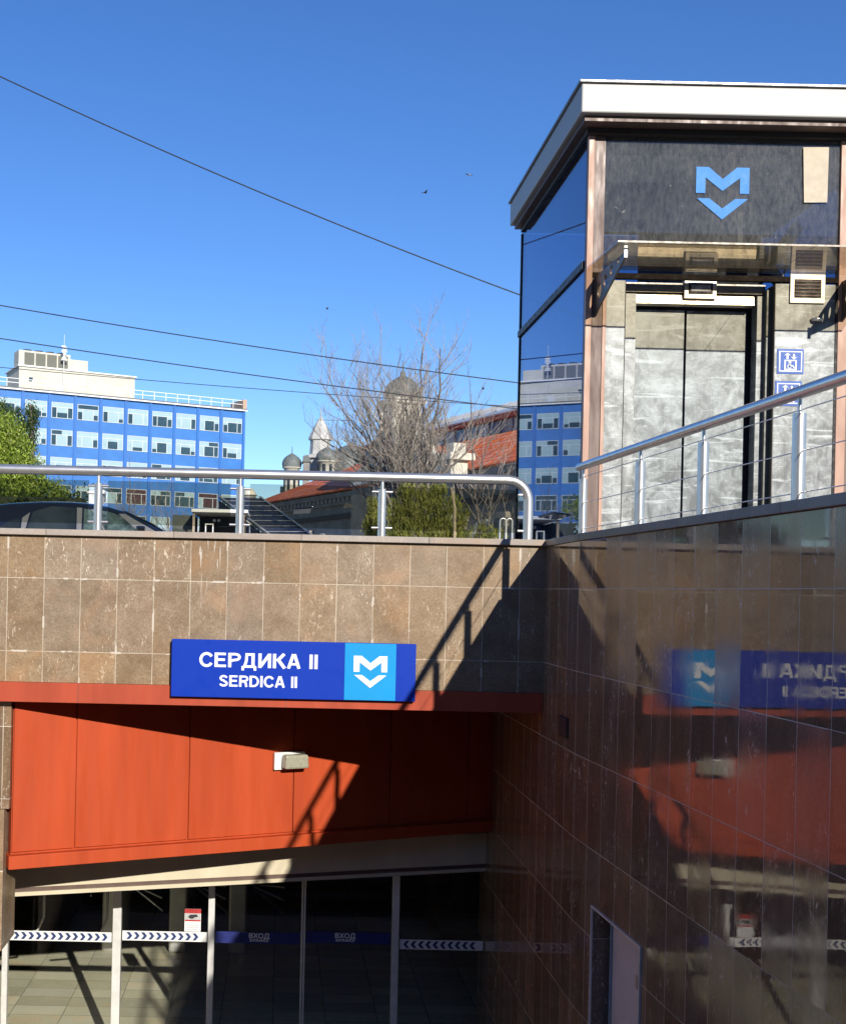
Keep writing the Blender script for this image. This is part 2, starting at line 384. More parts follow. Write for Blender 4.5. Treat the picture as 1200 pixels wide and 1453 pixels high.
g = MB().box(-8, 6, 10.06, 24, -.75, -.45); struct('underpass_ceiling', g, SOFFIT)
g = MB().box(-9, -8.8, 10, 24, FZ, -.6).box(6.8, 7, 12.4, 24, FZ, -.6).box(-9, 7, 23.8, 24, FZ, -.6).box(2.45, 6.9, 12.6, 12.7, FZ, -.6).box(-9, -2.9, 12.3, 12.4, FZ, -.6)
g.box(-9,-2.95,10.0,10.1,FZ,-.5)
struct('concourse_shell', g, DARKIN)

# unseen block added behind the photographer; keeps low sky light out of the pit and shows in reflections
ob = thing('sky_blocker', 'unseen grey block added behind the photographer to cut low sky light', 'building', (0, -52, PZ))
OBW = simple('blocker_render', (.20, .19, .18), .85, var=.1, scale=.3)
MB().box(-70, 60, -64, -52, PZ, 21.8).build('wall', OBW, ob)
MB().box(-70.5, 60.5, -64.4, -51.5, 21.81, 22.1).build('roof', simple('dark_felt', (.06, .06, .06), .9), ob)
OBP = simple('block_window', (.03, .035, .04), .1)
for k in range(18):
    m = MB()
    for r_ in range(5): m.box(-66+7*k, -63+7*k, -51.99, -51.9, 1.6+3.2*r_, 3.5+3.2*r_)
    m.build('window_column', OBP, ob)

# ------------------------------------------------------------------ parapet wall over the entrance
pw = thing('parapet_wall', 'tan stone tiled parapet wall with red lower band over the underpass entrance', 'wall', (0, 9.9, -.98))
MB().box(-3.2, 2.17, 9.78, 10.06, -.80, .412).build('stone_cladding', TAN, pw).data
MB().box(-3.2, 2.17, 9.735, 10.07, .414, .465).build('coping', COPE, pw, bevel=.004)
MB().box(-3.2, 2.168, 9.755, 10.055, -.965, -.802).build('red_band', REDB, pw, bevel=.003)
for x in (-1.66, .05):
    MB().box(x-.002, x+.002, 9.7535, 9.757, -.963, -.804).build('band_joint', BROWN, pw)
# the uv offsets below keep tile joints where they are seen: object space equals world x
for o in pw.children:
    if o.type == 'MESH':
        for l in o.data.uv_layers[0].data: l.uv = (l.uv[0], l.uv[1]-.98)

# station sign
sg = thing('station_sign', 'long blue station name sign in white Cyrillic and Latin letters, on the tan parapet wall', 'sign', (.11, 9.72, -.893))
MB().box(-.892, 1.11, 9.70, 9.752, -.888, -.416).build('sign_panel', SIGNB, sg, bevel=.004)
MB().box(.527, .946, 9.6965, 9.699, -.884, -.419).build('light_blue_square', SIGNL, sg)
l = MB(); logo(l, .600, -.521, .275, .262, 9.6925, 9.6955); l.build('metro_logo', LET, sg)
def wtext(name, body, size, x, z, y, parent, mat=LET, bold=0., sx=1., align='CENTER'):
    inv = fullmat(parent).inverted(); p = inv @ Vector((x, y, z))
    return textmesh(name, body, size, mat, parent, p, bold=bold, sx=sx, align=align)
def arc(cx_, cz_, rx, rz, a0, a1, n=14): return [(cx_+rx*math.cos(R(a0+(a1-a0)*k/n)), cz_+rz*math.sin(R(a0+(a1-a0)*k/n))) for k in range(n+1)]
def stroke(pts, t):
    L, Rr = [], []
    for i, p in enumerate(pts):
        a = pts[max(i-1, 0)]; b = pts[min(i+1, len(pts)-1)]
        d1 = Vector((p[0]-a[0], p[1]-a[1])); d2 = Vector((b[0]-p[0], b[1]-p[1]))
        d1 = d1.normalized() if d1.length else d2.normalized(); d2 = d2.normalized() if d2.length else d1
        nn = Vector((-(d1.y+d2.y), d1.x+d2.x)).normalized(); k = t/2/max(.5, nn.dot(Vector((-d1.y, d1.x))))
        L.append((p[0]+nn.x*k, p[1]+nn.y*k)); Rr.append((p[0]-nn.x*k, p[1]-nn.y*k))
    return L, Rr
T = .20       # stroke thickness of a cap one unit high
def glyph(ch):
    h = T/2; th = T*.86; e = th/2
    G = {'I': ([[(h, 0), (h, 1)]], T), 'Е': ([[(h, 0), (h, 1)]], 0)}
    if ch == 'I': return [([(h, 0), (h, 1)], T)], T
    if ch in 'ЕE': return [([(h, 0), (h, 1)], T), ([(h, 1-e), (.70, 1-e)], th), ([(h, .52), (.65, .52)], th), ([(h, e), (.72, e)], th)], .74
    if ch in 'СC': return [(arc(.45, .5, .45-h+.01, .5-e+.012, 32, 328, 26), T*.93)], .84
    if ch in 'РR':
        o = [([(h, 0), (h, 1)], T), ([(h, 1-e), (.42, 1-e)]+arc(.44, .72-.005, .26, .28-e+.003, 90, -90, 14)+[(h, .45)], th)]
        if ch == 'R': o += [([(.34, .47), (.50, .42), (.575, .30), (.59, .12), (.64, 0)], T*.95)]
        return o, (.72 if ch == 'Р' else .77)
    if ch == 'D': return [([(h, 0), (h, 1)], T), ([(h, 1-e), (.34, 1-e)]+arc(.34, .5, .38, .5-e, 90, -90, 20)+[(h, e)], th)], .82
    if ch == 'S': return [(arc(.36, .735, .255, .265-e+.012, 10, 268, 18)+arc(.36, .265, .275, .265-e+.012, 88, -172, 18)[1:], T*.9)], .74
    if ch == 'А' or ch == 'A': return [([(.085, 0), (.385, 1)], T*.98), ([(.745, 0), (.445, 1)], T*.98), ([(.2, .30), (.63, .30)], th*.9)], .83
    if ch == 'И': return [([(h, 0), (h, 1)], T), ([(.80-h, 0), (.80-h, 1)], T), ([(h+.03, .08), (.80-h-.03, .92)], T*.98)], .80
    if ch == 'К': return [([(h, 0), (h, 1)], T), ([(.70, 1), (.26, .50)], T*1.0), ([(.32, .60), (.74, 0)], T*1.05)], .78
    if ch == 'Д': return [([(.10, e-.01), (.86, e-.01)], th), ([(.09, -.20), (.09, .10)], T*.85), ([(.85, -.20), (.85, .10)], T*.85), ([(.20, .1), (.30, .45), (.33, 1)], T*.88), ([(.26, 1-e), (.74, 1-e)], th), ([(.72, 0), (.72, 1)], T)], .94
    return [], .34
def word(name, txt, x0, x1, z0, z1, y, parent, gaps):
    H = z1-z0; tot = 0
    for ch in txt: tot += glyph(ch)[1]+gaps
    tot -= gaps; sx_ = (x1-x0)/(tot*H); x = 0; m = MB(); q = 0
    for ch in txt:
        st_, w_ = glyph(ch)
        for pts, t in st_:
            L, Rr = stroke(pts, t); q += 1; yy = y-.00004*q
            f = lambda p: (x0+(x+p[0])*H*sx_, yy, z0+p[1]*H)
            for i in range(len(pts)-1): m.add([f(L[i]), f(L[i+1]), f(Rr[i+1]), f(Rr[i])], [(0, 1, 2, 3)])
        x += w_+gaps
    return m.build(name, LET, parent, fix=False)
word('cyrillic_name', 'СЕРДИКА II', -.664, .305, -.638, -.520, 9.6985, sg, .11)
word('latin_name', 'SERDICA II', -.497, .140, -.796, -.704, 9.6985, sg, .10)

# stone bulkhead at the left under the parapet
bh = thing('stone_bulkhead', 'narrow brown stone pier edge at the far left beside the red panels', 'pier', (-2.6, 10.1, -3.06))
MB().box(-3.2, -2.235, 9.88, 10.35, -1.875, -.968).build('upper_cladding', DARK, bh, bevel=.003)
MB().box(-3.2, -2.275, 9.87, 10.35, -3.06, -1.879).build('lower_cladding', TAN, bh, bevel=.003)

# ------------------------------------------------------------------ red fascia (turned 25 degrees), cream header, glass doors
fa = thing('red_fascia', 'red orange metal fascia of seamed panels above the glass doors', 'fascia', (-2.22, 9.92, -2.38), math.atan2(1.2, 2.57))
x0s = [0.0, .539, 1.574, 2.612, 3.65, 4.55, 4.86]
for a, b in zip(x0s[:-1], x0s[1:]):
    MB().box(a+.006, b-.006, 0.0, .02, .135, 1.60).build('panel', RED, fa, local=True, bevel=.002)
MB().box(0, 4.86, .022, .12, .02, 1.66).build('backing', RED, fa, local=True)
MB().box(-.03, 4.86, -.05, .16, 0, .112).build('bottom_trim', RED, fa, local=True, bevel=.004)
wl = thing('wall_lamp', 'small white bulkhead lamp with ribbed glass, fixed on the red fascia', 'lamp', (-.045, 10.92, -1.66), math.atan2(1.2, 2.57))
MB().box(0, .31, -.03, 0, .005, .165).build('base_plate', WHITE, wl, local=True, bevel=.004)
MB().prism([(.06, .02), (.31, .02), (.30, .15), (.07, .15)], -.13, -.031).build('lens', LAMPG, wl, local=True, bevel=.02)

hd = thing('door_header', 'long cream metal header beam running above the glass doors', 'beam', (-2.45, 10.84, -2.83), math.atan2(1.42, 4.63))
MB().box(-.3, 4.838, 0, .10, .045, .366).build('face_board', BEIGE, hd, local=True, bevel=.003)
MB().box(-.3, 4.838, .012, .25, .008, .042).build('track_slot', BROWN, hd, local=True)
MB().box(-.3, 4.838, -.006, .30, -.03, .006).build('lower_lip', BEIGE, hd, local=True)
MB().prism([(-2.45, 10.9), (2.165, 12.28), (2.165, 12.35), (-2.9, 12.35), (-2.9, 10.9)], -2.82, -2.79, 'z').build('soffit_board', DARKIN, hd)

YD = 12.26
dr = thing('entrance_doors', 'row of tall glass entrance doors with pale aluminium posts under the cream header', 'doors', (0, YD, FZ))
def X(px, py=1330): return at(px, py, YD).x
posts = [(4, 12), (160, 172), (295, 304), (427, 429.5), (430.5, 433), (555.5, 565.5), (687, 690.5)]
for a, b in posts:
    MB().box(X(a), X(b), YD-.03, YD+.05, FZ, -2.84).build('door_post', ALU, dr, bevel=.004)
MB().box(X(4), X(690), YD-.02, YD+.04, FZ, FZ+.08).build('bottom_rail', ALU, dr)
BLUEF = simple('blue_film', (.01, .02, .16), .5); CHB = simple('navy_chevron', (.02, .04, .14), .5); CHW = simple('white_film', (.80, .80, .78), .5, var=.03)
panes = [(12, 160, '>'), (172, 295, '>'), (304, 427, 'b'), (433, 555.5, 'b'), (565.5, 687, '<')]
for a, b, k in panes:
    p = MB().box(X(a)+.002, X(b)-.002, YD, YD+.012, FZ+.085, -2.84).build('pane', DOORG, dr)
    xa, xb = X(a)+.012, X(b)-.012
    zt = at((a+b)/2, 1322 if k == '>' else (1323 if k == 'b' else 1334.5), YD).z; zb = zt-(.105 if k != 'b' else .12)
    zb = zt-.1
    if k == 'b':
        MB().box(xa, xb, YD-.004, YD-.002, zb-.02, zt).build('blue_strip', BLUEF, p)
        xc = at(367.5 if a < 400 else 489.5, 1330, YD).x
        wtext('entry_word', 'ВХОД', .068, xc, zt-.062, YD-.006, p, bold=.0018, sx=1.1)
        wtext('entry_word', 'ENTRANCE', .036, xc, zt-.098, YD-.006, p, bold=.001, sx=1.05)
    else:
        MB().box(xa, xb, YD-.004, YD-.002, zb, zt).build('white_strip', CHW, p)
        c = MB(); step = .076; x = xa+.07; s_ = 1 if k == '>' else -1
        hz = (zt-zb)*.37; zm = (zt+zb)/2
        while x < xb-.06:
            xo = x
            c.prism([(xo-.030*s_, zm+hz), (xo+.004*s_, zm+hz), (xo+.034*s_, zm), (xo+.004*s_, zm-hz), (xo-.030*s_, zm-hz), (xo+.0*s_, zm)], YD-.0065, YD-.0045)
            x += step
        c.build('chevrons', CHB, p)
# camera warning sticker on the second pane
st = thing('warning_sticker', 'small red and white camera surveillance sticker on the second glass pane', 'sticker', (X(273), YD-.008, at(273, 1322, YD).z))
zt = at(273, 1290, YD).z; zb = at(273, 1322, YD).z; xa, xb = at(262, 1305, YD).x, at(285, 1305, YD).x
REDS = simple('sticker_red', (.45, .03, .03), .5); DKS = simple('sticker_grey', (.03, .03, .035), .5)
MB().box(xa, xb, YD-.006, YD-.003, zb, zt).build('sheet', LET, st)
MB().box(xa, xb, YD-.0085, YD-.0065, zt-.045, zt).build('red_top', REDS, st)
MB().box(xa+.004, xb-.004, YD-.0085, YD-.0065, zt-.128, zt-.112).build('red_line', REDS, st)
MB().box(xa+.004, xb-.004, YD-.0085, YD-.0065, zt-.11, zt-.047).build('picture_field', simple('sticker_pale', (.45, .45, .45), .5), st)
xm = (xa+xb)/2
MB().prism([(xm-.05, zt-.085), (xm-.03, zt-.06), (xm+.04, zt-.055), (xm+.055, zt-.08), (xm+.02, zt-.085), (xm, zt-.1), (xm-.02, zt-.1)], YD-.0105, YD-.0088).build('camera_symbol', DKS, st)
m = MB()
for i in range(4): m.box(xa+.02+.008*(i % 2), xb-.02, YD-.0085, YD-.0065, zb+.018+i*.022, zb+.024+i*.022)
m.build('text_lines', simple('sticker_text', (.4, .4, .4), .6), st)

# things in the concourse behind the panes
for i, (px, dx, lab) in enumerate(((50, .0, 'bent steel hoop rail seen behind the first glass pane, the left one'), (140, 0, 'bent steel hoop rail seen behind the first glass pane, beside the post'))):
    c = at(px, 1262, 13.2); r_ = tag(MB().tube([(c.x, 13.2, -2.88), (c.x+.06, 13.2, -2.89), (c.x+.10, 13.2, -2.98), (c.x+.10, 13.2, -3.7), (c.x+.03, 13.2, -3.86), (c.x-.25, 13.2, -3.9)], .016, 8).build('hoop_rail', WHITE), lab, 'rail')
    tag(MB().tube([(c.x-.12, 13.3, -2.85), (c.x-.10, 13.3, -3.45)], .004, 6).lathe([(0, -.02), (.015, 0), (0, .02)], (c.x-.10, 13.3, -3.47), 8).build('pull_cord', STEEL), 'thin pull cord hanging behind the first glass pane'+(', left of the first hoop rail' if i == 0 else ', left of the second hoop rail'), 'cord')
for i, xx in enumerate((-2.2, -1.3, -.5)):
    tn = thing('ticket_gate', 'low grey ticket gate in the concourse, '+('leftmost behind the first pane', 'middle one of the three', 'rightmost of the three')[i], 'gate', (xx, 16.5, FZ), 0, 'ticket gates behind the doors')
    MB().box(xx-.12, xx+.12, 15.9, 17.1, FZ, FZ+.95).build('cabinet', ALU, tn, bevel=.03)
    MB().box(xx-.13, xx+.13, 15.88, 17.12, FZ+.952, FZ+.99).build('top_plate', BLACK, tn, bevel=.01)
    for k in range(3): MB().tube([(xx+.12, 16.5, FZ+.8), (xx+.62, 16.5+.15*(k-1), FZ+.8-.22*k)], .018, 8).build('arm', STEEL, tn)
for i, xx in enumerate((-1.15, 3.0)):
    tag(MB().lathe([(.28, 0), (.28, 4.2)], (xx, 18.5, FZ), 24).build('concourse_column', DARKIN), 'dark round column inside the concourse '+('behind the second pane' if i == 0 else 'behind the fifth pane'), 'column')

# ------------------------------------------------------------------ right retaining wall
sw = thing('underpass_wall', 'dark polished stone side wall running back under the parapet to the glass doors', 'wall', (2.17, 8.651, FZ))
MB().box(2.17, 2.47, 8.651, 12.6, FZ, .408).build('stone_cladding', DARK, sw)
MB().box(2.155, 2.5, 8.6, 9.733, .41, .463).build('coping', COPED, sw, bevel=.004)
for o in sw.children:
    for l in o.data.uv_layers[0].data: l.uv = (l.uv[0]-.03, l.uv[1]+FZ)
vg = thing('vent_grille', 'small dark louvred vent grille on the polished underpass wall', 'vent', (2.165, 9.0, -1.07))
MB().box(2.158, 2.169, 8.88, 9.142, -1.065, -.915).build('frame', BLACK, vg, bevel=.003)
m = MB()
for i in range(7): m.box(2.152, 2.157, 8.9, 9.122, -1.05+i*.019, -1.042+i*.019)
m.build('slats', BROWN, vg)
d = Vector((.0524, -1, 0)).normalized(); RW_A = math.atan2(d.y, d.x)
rw = thing('retaining_wall', 'long dark brown polished tile retaining wall on the right, mirroring the blue sign', 'wall', (2.169, 8.651, 0), RW_A)
# local x runs along the wall towards the camera, local y points away from the pit
m = MB().box(0, .475, 0, .3, FZ, .408).box(1.41, 13, 0, .3, FZ, .408).box(.475, 1.41, 0, .3, -2.143, .408)
m.build('stone_cladding', DARK, rw, local=True)
MB().box(.0, 13, -.028, .33, .41, .463).build('coping', COPED, rw, local=True, bevel=.004)
sdr = thing('service_door', 'grey metal service door in a shallow recess of the dark right wall', 'door', (2.169, 8.651, FZ), RW_A)
MB().box(.475, 1.41, .14, .2, 0, 2.757).build('frame', BLUEG, sdr, local=True)
MB().box(.560, 1.41, .115, .138, 0, 2.74).build('leaf', GREYD, sdr, local=True, bevel=.003)
MB().box(.490, .533, .118, .1395, 0, 2.75).build('frame_post', BLUEG, sdr, local=True)
MB().box(.535, .556, .125, .139, 0, 2.75).build('gap_seal', BLACK, sdr, local=True)
sh = MB().box(1.02, 1.40, .109, .113, 2.385, 2.475).build('paper_label', PAPER, sdr, local=True)
m = MB()
for i in range(5): m.box(1.05, 1.38-.03*(i % 3), .106, .108, 2.40+i*.015, 2.405+i*.015)
m.build('print_lines', simple('grey_print', (.2, .2, .2), .6), sh, local=True)
m = MB().box(.462, .474, -.012, .12, 0, 2.77).box(.474, 1.41, -.012, .12, 2.757, 2.770).box(1.41, 1.422, -.012, .02, 0, 2.77)
m.build('edge_trim', ALU, sdr, local=True)

lw = thing('left_retaining_wall', 'unseen stone retaining wall left of the stairs, made pale to bounce light', 'wall', (-2.95, 2, FZ))
MB().box(-3.2, -2.95, -5.2, 9.77, FZ, .412).build('stone_cladding', COPE, lw)  # out of view; pale stone chosen to bounce light onto the right wall
MB().box(-3.23, -2.92, -5.2, 9.72, .414, .465).build('coping', COPE, lw)

# ------------------------------------------------------------------ steel railings
RZ = .962; RR = .041
fr = thing('parapet_railing', 'polished steel railing with tinted glass panels on top of the parapet wall', 'railing', (0, 9.86, .465))
pts = [(-3.3, 9.86, RZ), (1.86, 9.86, RZ)]
for k in range(1, 8):
    t = R(90)*k/8; pts.append((1.86+.175*math.sin(t), 9.86, RZ-.175*(1-math.cos(t))))
pts += [(2.035, 9.86, RZ-.175), (2.035, 9.86, .466)]
MB().tube(pts, RR, 20).build('handrail', STEEL, fr)
for i, x in enumerate((-2.73, -1.545, -.364, .818)):
    MB().tube([(x, 9.86, .466), (x, 9.86, .86)], .034, 18).build('post', STEEL, fr)
    MB().tube([(x, 9.86, .86), (x, 9.86, RZ-.03)], .014, 12).build('post_neck', STEEL, fr)
    for sx in (-1, 1):
        for z in (.84, .54):
            if x+sx*.1 < -2.75: continue
            MB().tube([(x+sx*.03, 9.86, z), (x+sx*.085, 9.86, z)], .011, 10).build('glass_clamp', STEEL, fr)
for z in (.84, .54): MB().tube([(2.0, 9.86, z), (1.95, 9.86, z)], .011, 10).build('glass_clamp', STEEL, fr)
for a, b in ((-2.65, -1.625), (-1.465, -.445), (-.284, .738), (.898, 1.955)):
    MB().box(a, b, 9.852, 9.864, .522, .882).build('glass_panel', TINT, fr)
rr = thing('wall_railing', 'polished steel handrail with thin cables on top of the right retaining wall', 'railing', (2.169, 8.651, 0), RW_A)
oy = .02
MB().tube([(-.12, oy, RZ), (13, oy, RZ)], .030, 20).build('handrail', STEEL, rr, local=True)
for k in range(12):
    x = -.02+1.08*k+(.1 if k == 1 else 0)
    MB().tube([(x, oy, .464), (x, oy, .865)], .030, 18).build('post', STEEL, rr, local=True)
    MB().tube([(x, oy, .865), (x, oy, RZ-.02)], .010, 12).build('post_neck', STEEL, rr, local=True)
for z in (.50, .69, .88):
    MB().tube([(-.02, oy, z), (13, oy, z)], .003, 6).build('cable', STEEL, rr, local=True)

# ------------------------------------------------------------------ lift kiosk
EY = 9.96; EX0, EX1, EYB = 2.50, 4.90, 12.72; GT = 3.99
ek = thing('lift_kiosk', 'glass and steel lift kiosk with silver roof standing above the right wall', 'lift kiosk', (3.7, 11.3, PZ))
# roof: sheet-metal fascia with a drip edge and recessed soffit
rf = MB().box(2.365, 5.2, 9.70, 12.74, 3.975, 4.215).build('roof_fascia', ROOFM, ek, bevel=.012)
MB().box(2.345, 5.2, 9.68, 12.76, 4.217, 4.24).build('roof_cap', simple('grey_roof_edge', (.25, .25, .26), .4, metal=.4), ek, bevel=.004)
MB().box(2.41, 5.15, 9.76, 12.70, 3.93, 3.973).build('soffit', BROWN, ek)
MB().box(2.47, 5.1, 9.90, 12.66, 3.885, 3.928).build('top_beam', simple('black_beam', (.03, .025, .022), .5), ek)
# corner posts
MB().box(2.497, 2.548, EY-.012, EY+.05, PZ, 3.884).build('corner_trim', COPPER, ek, bevel=.003)
MB().box(2.550, 2.640, EY, EY+.05, PZ, 3.884).build('corner_post', BROWN, ek)
MB().box(2.641, 2.672, EY-.010, EY+.05, PZ, 2.62).build('inner_trim', COPPER, ek, bevel=.003)
MB().box(4.62, 4.70, EY-.012, EY+.06, PZ, 3.884).build('right_post', COPPER, ek, bevel=.003)
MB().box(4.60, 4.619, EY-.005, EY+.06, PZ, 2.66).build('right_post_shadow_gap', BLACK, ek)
MB().box(4.70, 4.90, EY, EY+.06, PZ, 3.884).build('right_panel', BROWN, ek)
MB().box(2.485, 2.515, EYB-.03, EYB+.01, PZ, 3.884).build('rear_post', BLACK, ek)
MB().box(4.86, 4.9, EYB-.03, EYB+.01, PZ, 3.884).build('rear_post', BLACK, ek)
# side: two glass panes and transom
MB().box(2.495, 2.507, EY+.052, EYB-.032, PZ, 2.775).build('side_glass', SIDEG, ek)
MB().box(2.495, 2.507, EY+.052, EYB-.032, 2.845, 3.884).build('side_glass', SIDEG, ek)
MB().box(2.475, 2.52, EY+.052, EYB+.03, 2.778, 2.842).build('side_transom', simple('dark_transom', (.06, .055, .05), .5), ek)
MB().box(2.52, 4.86, EYB-.02, EYB-.008, PZ, 3.884).build('rear_glass', BACKG, ek)
MB().box(4.88, 4.892, EY+.06, EYB-.03, PZ, 3.884).build('far_side_glass', BACKG, ek)
# upper front glass with logo
MB().box(2.642, 4.619, EY+.01, EY+.022, 2.80, 3.884).build('front_glass', FRONTG, ek)
l = MB(); logo(l, 3.408, 3.645, .448, .44, EY+.004, EY+.008); l.build('metro_logo', LOGOB, ek)
# inside: lift machinery seen through the glass
MB().box(3.62, 4.34, 10.9, 12.3, PZ, 3.88).build('lift_shaft_core', simple('shaft_grey', (.07, .072, .075), .7), ek)
MB().box(2.6, 4.8, 10.1, 10.2, 3.55, 3.88).build('front_inner_beam', simple('beam_grey', (.06, .062, .065), .6), ek)
m = MB(); m.tube([(4.34, 11.2, 2.9), (4.8, 11.2, 3.55)], .06, 6).tube([(4.8, 11.3, 2.9), (4.4, 11.3, 3.4)], .06, 6); m.build('shaft_brace', DARKIN, ek)
m = MB().tube([(4.40+.02*k, 10.6, 2.85+.05*k) for k in range(1)]+[(4.45, 10.6, 3.0), (4.42, 10.6, 3.15), (4.5, 10.6, 3.3), (4.55, 10.6, 3.42)], .012, 6); m.build('lift_cable', ALU, ek)
# beam over the doors, canopy
MB().box(2.55, 4.62, EY-.004, EY+.04, 2.69, 2.735).build('door_beam', simple('dark_bronze', (.02, .015, .012), .7, spec=.1), ek)
cp = MB(); cp.add([(2.49, EY-.02, 2.752), (4.95, EY-.02, 2.752), (4.95, 8.99, 2.702), (2.49, 8.99, 2.702), (2.49, EY-.02, 2.765), (4.95, EY-.02, 2.765), (4.95, 8.99, 2.715), (2.49, 8.99, 2.715)], [(0,1,2,3),(7,6,5,4),(0,4,5,1),(1,5,6,2),(2,6,7,3),(3,7,4,0)])
cpo = cp.build('canopy_glass', CANOG, ek)
MB().box(2.49, 4.95, 8.984, 8.989, 2.702, 2.715).build('canopy_edge', simple('canopy_edge_bronze', (.22, .19, .15), .4, metal=.2), ek)
MB().box(3.99, 3.993, 9.0, EY-.03, 2.700, 2.701).build('canopy_joint', BLACK, ek)
def bracket(x):
    b = bmesh.new()
    prof = [(EY-.015, 2.70), (EY-.015, 2.36), (9.86, 2.40), (9.08, 2.625), (9.08, 2.66)]
    th = .012
    # plate with real round holes: outline minus circles through a grid fill
    holes = [(9.82, 2.545, .062), (9.64, 2.58, .052), (9.46, 2.615, .042), (9.27, 2.645, .026)]
    edges = []
    def loop(ps):
        vs = [b.verts.new((0, p[0], p[1])) for p in ps]; return [b.edges.new((vs[i], vs[(i+1) % len(vs)])) for i in range(len(vs))]
    edges += loop(prof)
    for cy, cz, r in holes: edges += loop([(cy+r*math.cos(2*math.pi*k/16), cz+r*math.sin(2*math.pi*k/16)) for k in range(16)])
    bmesh.ops.triangle_fill(b, edges=edges, use_beauty=True)
    m = MB(); 
    b.verts.index_update()
    vs = [v.co.copy() for v in b.verts]; fs = [[v.index for v in f.verts] for f in b.faces]
    keep = []
    for f in fs:
        c = sum((vs[i] for i in f), Vector())/len(f)
        if all((c.y-h[0])**2+(c.z-h[1])**2 > (h[2]*.97)**2 for h in holes): keep.append(f)
    b.free()
    m.add([(x, v.y, v.z) for v in vs], keep)
    return m
BRK = simple('bronze_bracket', (.13, .10, .075), .4, metal=.3, var=.1)
for x in (2.575, 4.66): bracket(x).build('canopy_bracket', BRK, ek, solid=.014)
for x in (2.575, 4.66): MB().box(x-.012, x+.012, 9.062, 9.078, 2.61, 2.70).build('bracket_clip', ALU, ek)
# steel front
m = MB().box(2.674, 2.83, EY, EY+.02, PZ, 2.673); m.build('left_panel', SP2, ek)
MB().box(2.83, 2.838, EY, EY+.30, PZ, 2.673).build('left_return', BLACK, ek)
MB().box(2.84, 2.965, EY+.14, EY+.18, PZ, 2.60).build('left_jamb', SP2, ek)
MB().box(2.84, 4.07, EY+.15, EY+.30, 2.62, 2.70).build('head_rail', simple('dark_steel', (.2, .18, .15), .4, metal=.5), ek)
MB().prism([(EY+.215, 2.515), (EY+.155, 2.525), (EY+.165, 2.60), (EY+.215, 2.62)], 2.97, 3.98, 'x').build('door_lintel', simple('cream_steel', (.66, .61, .50), .32, metal=.5, var=.08), ek)
DY = EY+.27
MB().box(2.965, 3.425, DY, DY+.02, PZ, 2.50).build('door_leaf', SP1, ek, bevel=.004)
MB().box(3.445, 3.965, DY+.012, DY+.03, PZ, 2.50).build('door_leaf', SP1, ek, bevel=.004)
MB().box(2.96, 4.07, DY+.04, DY+.06, PZ, 2.55).build('door_gap', BLACK, ek)
MB().box(4.0, 4.055, EY+.14, EY+.26, PZ, 2.60).build('right_jamb', SP2, ek)
MB().box(4.056, 4.10, EY+.08, EY+.24, PZ, 2.64).build('right_return', simple('grey_green_steel', (.13, .135, .12), .5, metal=.3), ek)
MB().box(4.10, 4.598, EY, EY+.02, PZ, 2.673).build('right_steel_panel', SP2, ek)
MB().box(4.094, 4.099, EY, EY+.2, PZ, 2.673).build('panel_edge', simple('dark_edge', (.1, .095, .085), .4, metal=.5), ek)
# floor display
ds = MB().box(3.37, 3.645, EY+.125, EY+.153, 2.565, 2.74).build('display_frame', simple('display_frame_steel', (.6, .56, .47), .3, metal=.5), ek, bevel=.004)
MB().box(3.405, 3.61, EY+.117, EY+.124, 2.605, 2.70).build('display_bezel', BLACK, ds)
MB().box(3.425, 3.59, EY+.112, EY+.116, 2.625, 2.68).build('display_screen', simple('display_grey', (.36, .37, .40), .2, var=.3, scale=20), ds)
vt = MB().box(4.21, 4.505, EY-.018, EY-.001, 2.51, 2.755).build('vent', simple('vent_frame_steel', (.68, .63, .53), .35, metal=.4), ek, bevel=.004)
MB().box(4.245, 4.47, EY-.022, EY-.019, 2.555, 2.71).build('vent_hole', BLACK, vt)
m = MB()
for i in range(5): m.box(4.247, 4.468, EY-.030, EY-.0225, 2.567+i*.030, 2.576+i*.030)
m.build('louvres', BROWN, vt)
MB().lathe([(.0, 0), (.045, 0), (.05, .02), (.03, .03)], (4.44, EY-.01, 2.36), 16).build('button', STEEL, ek)

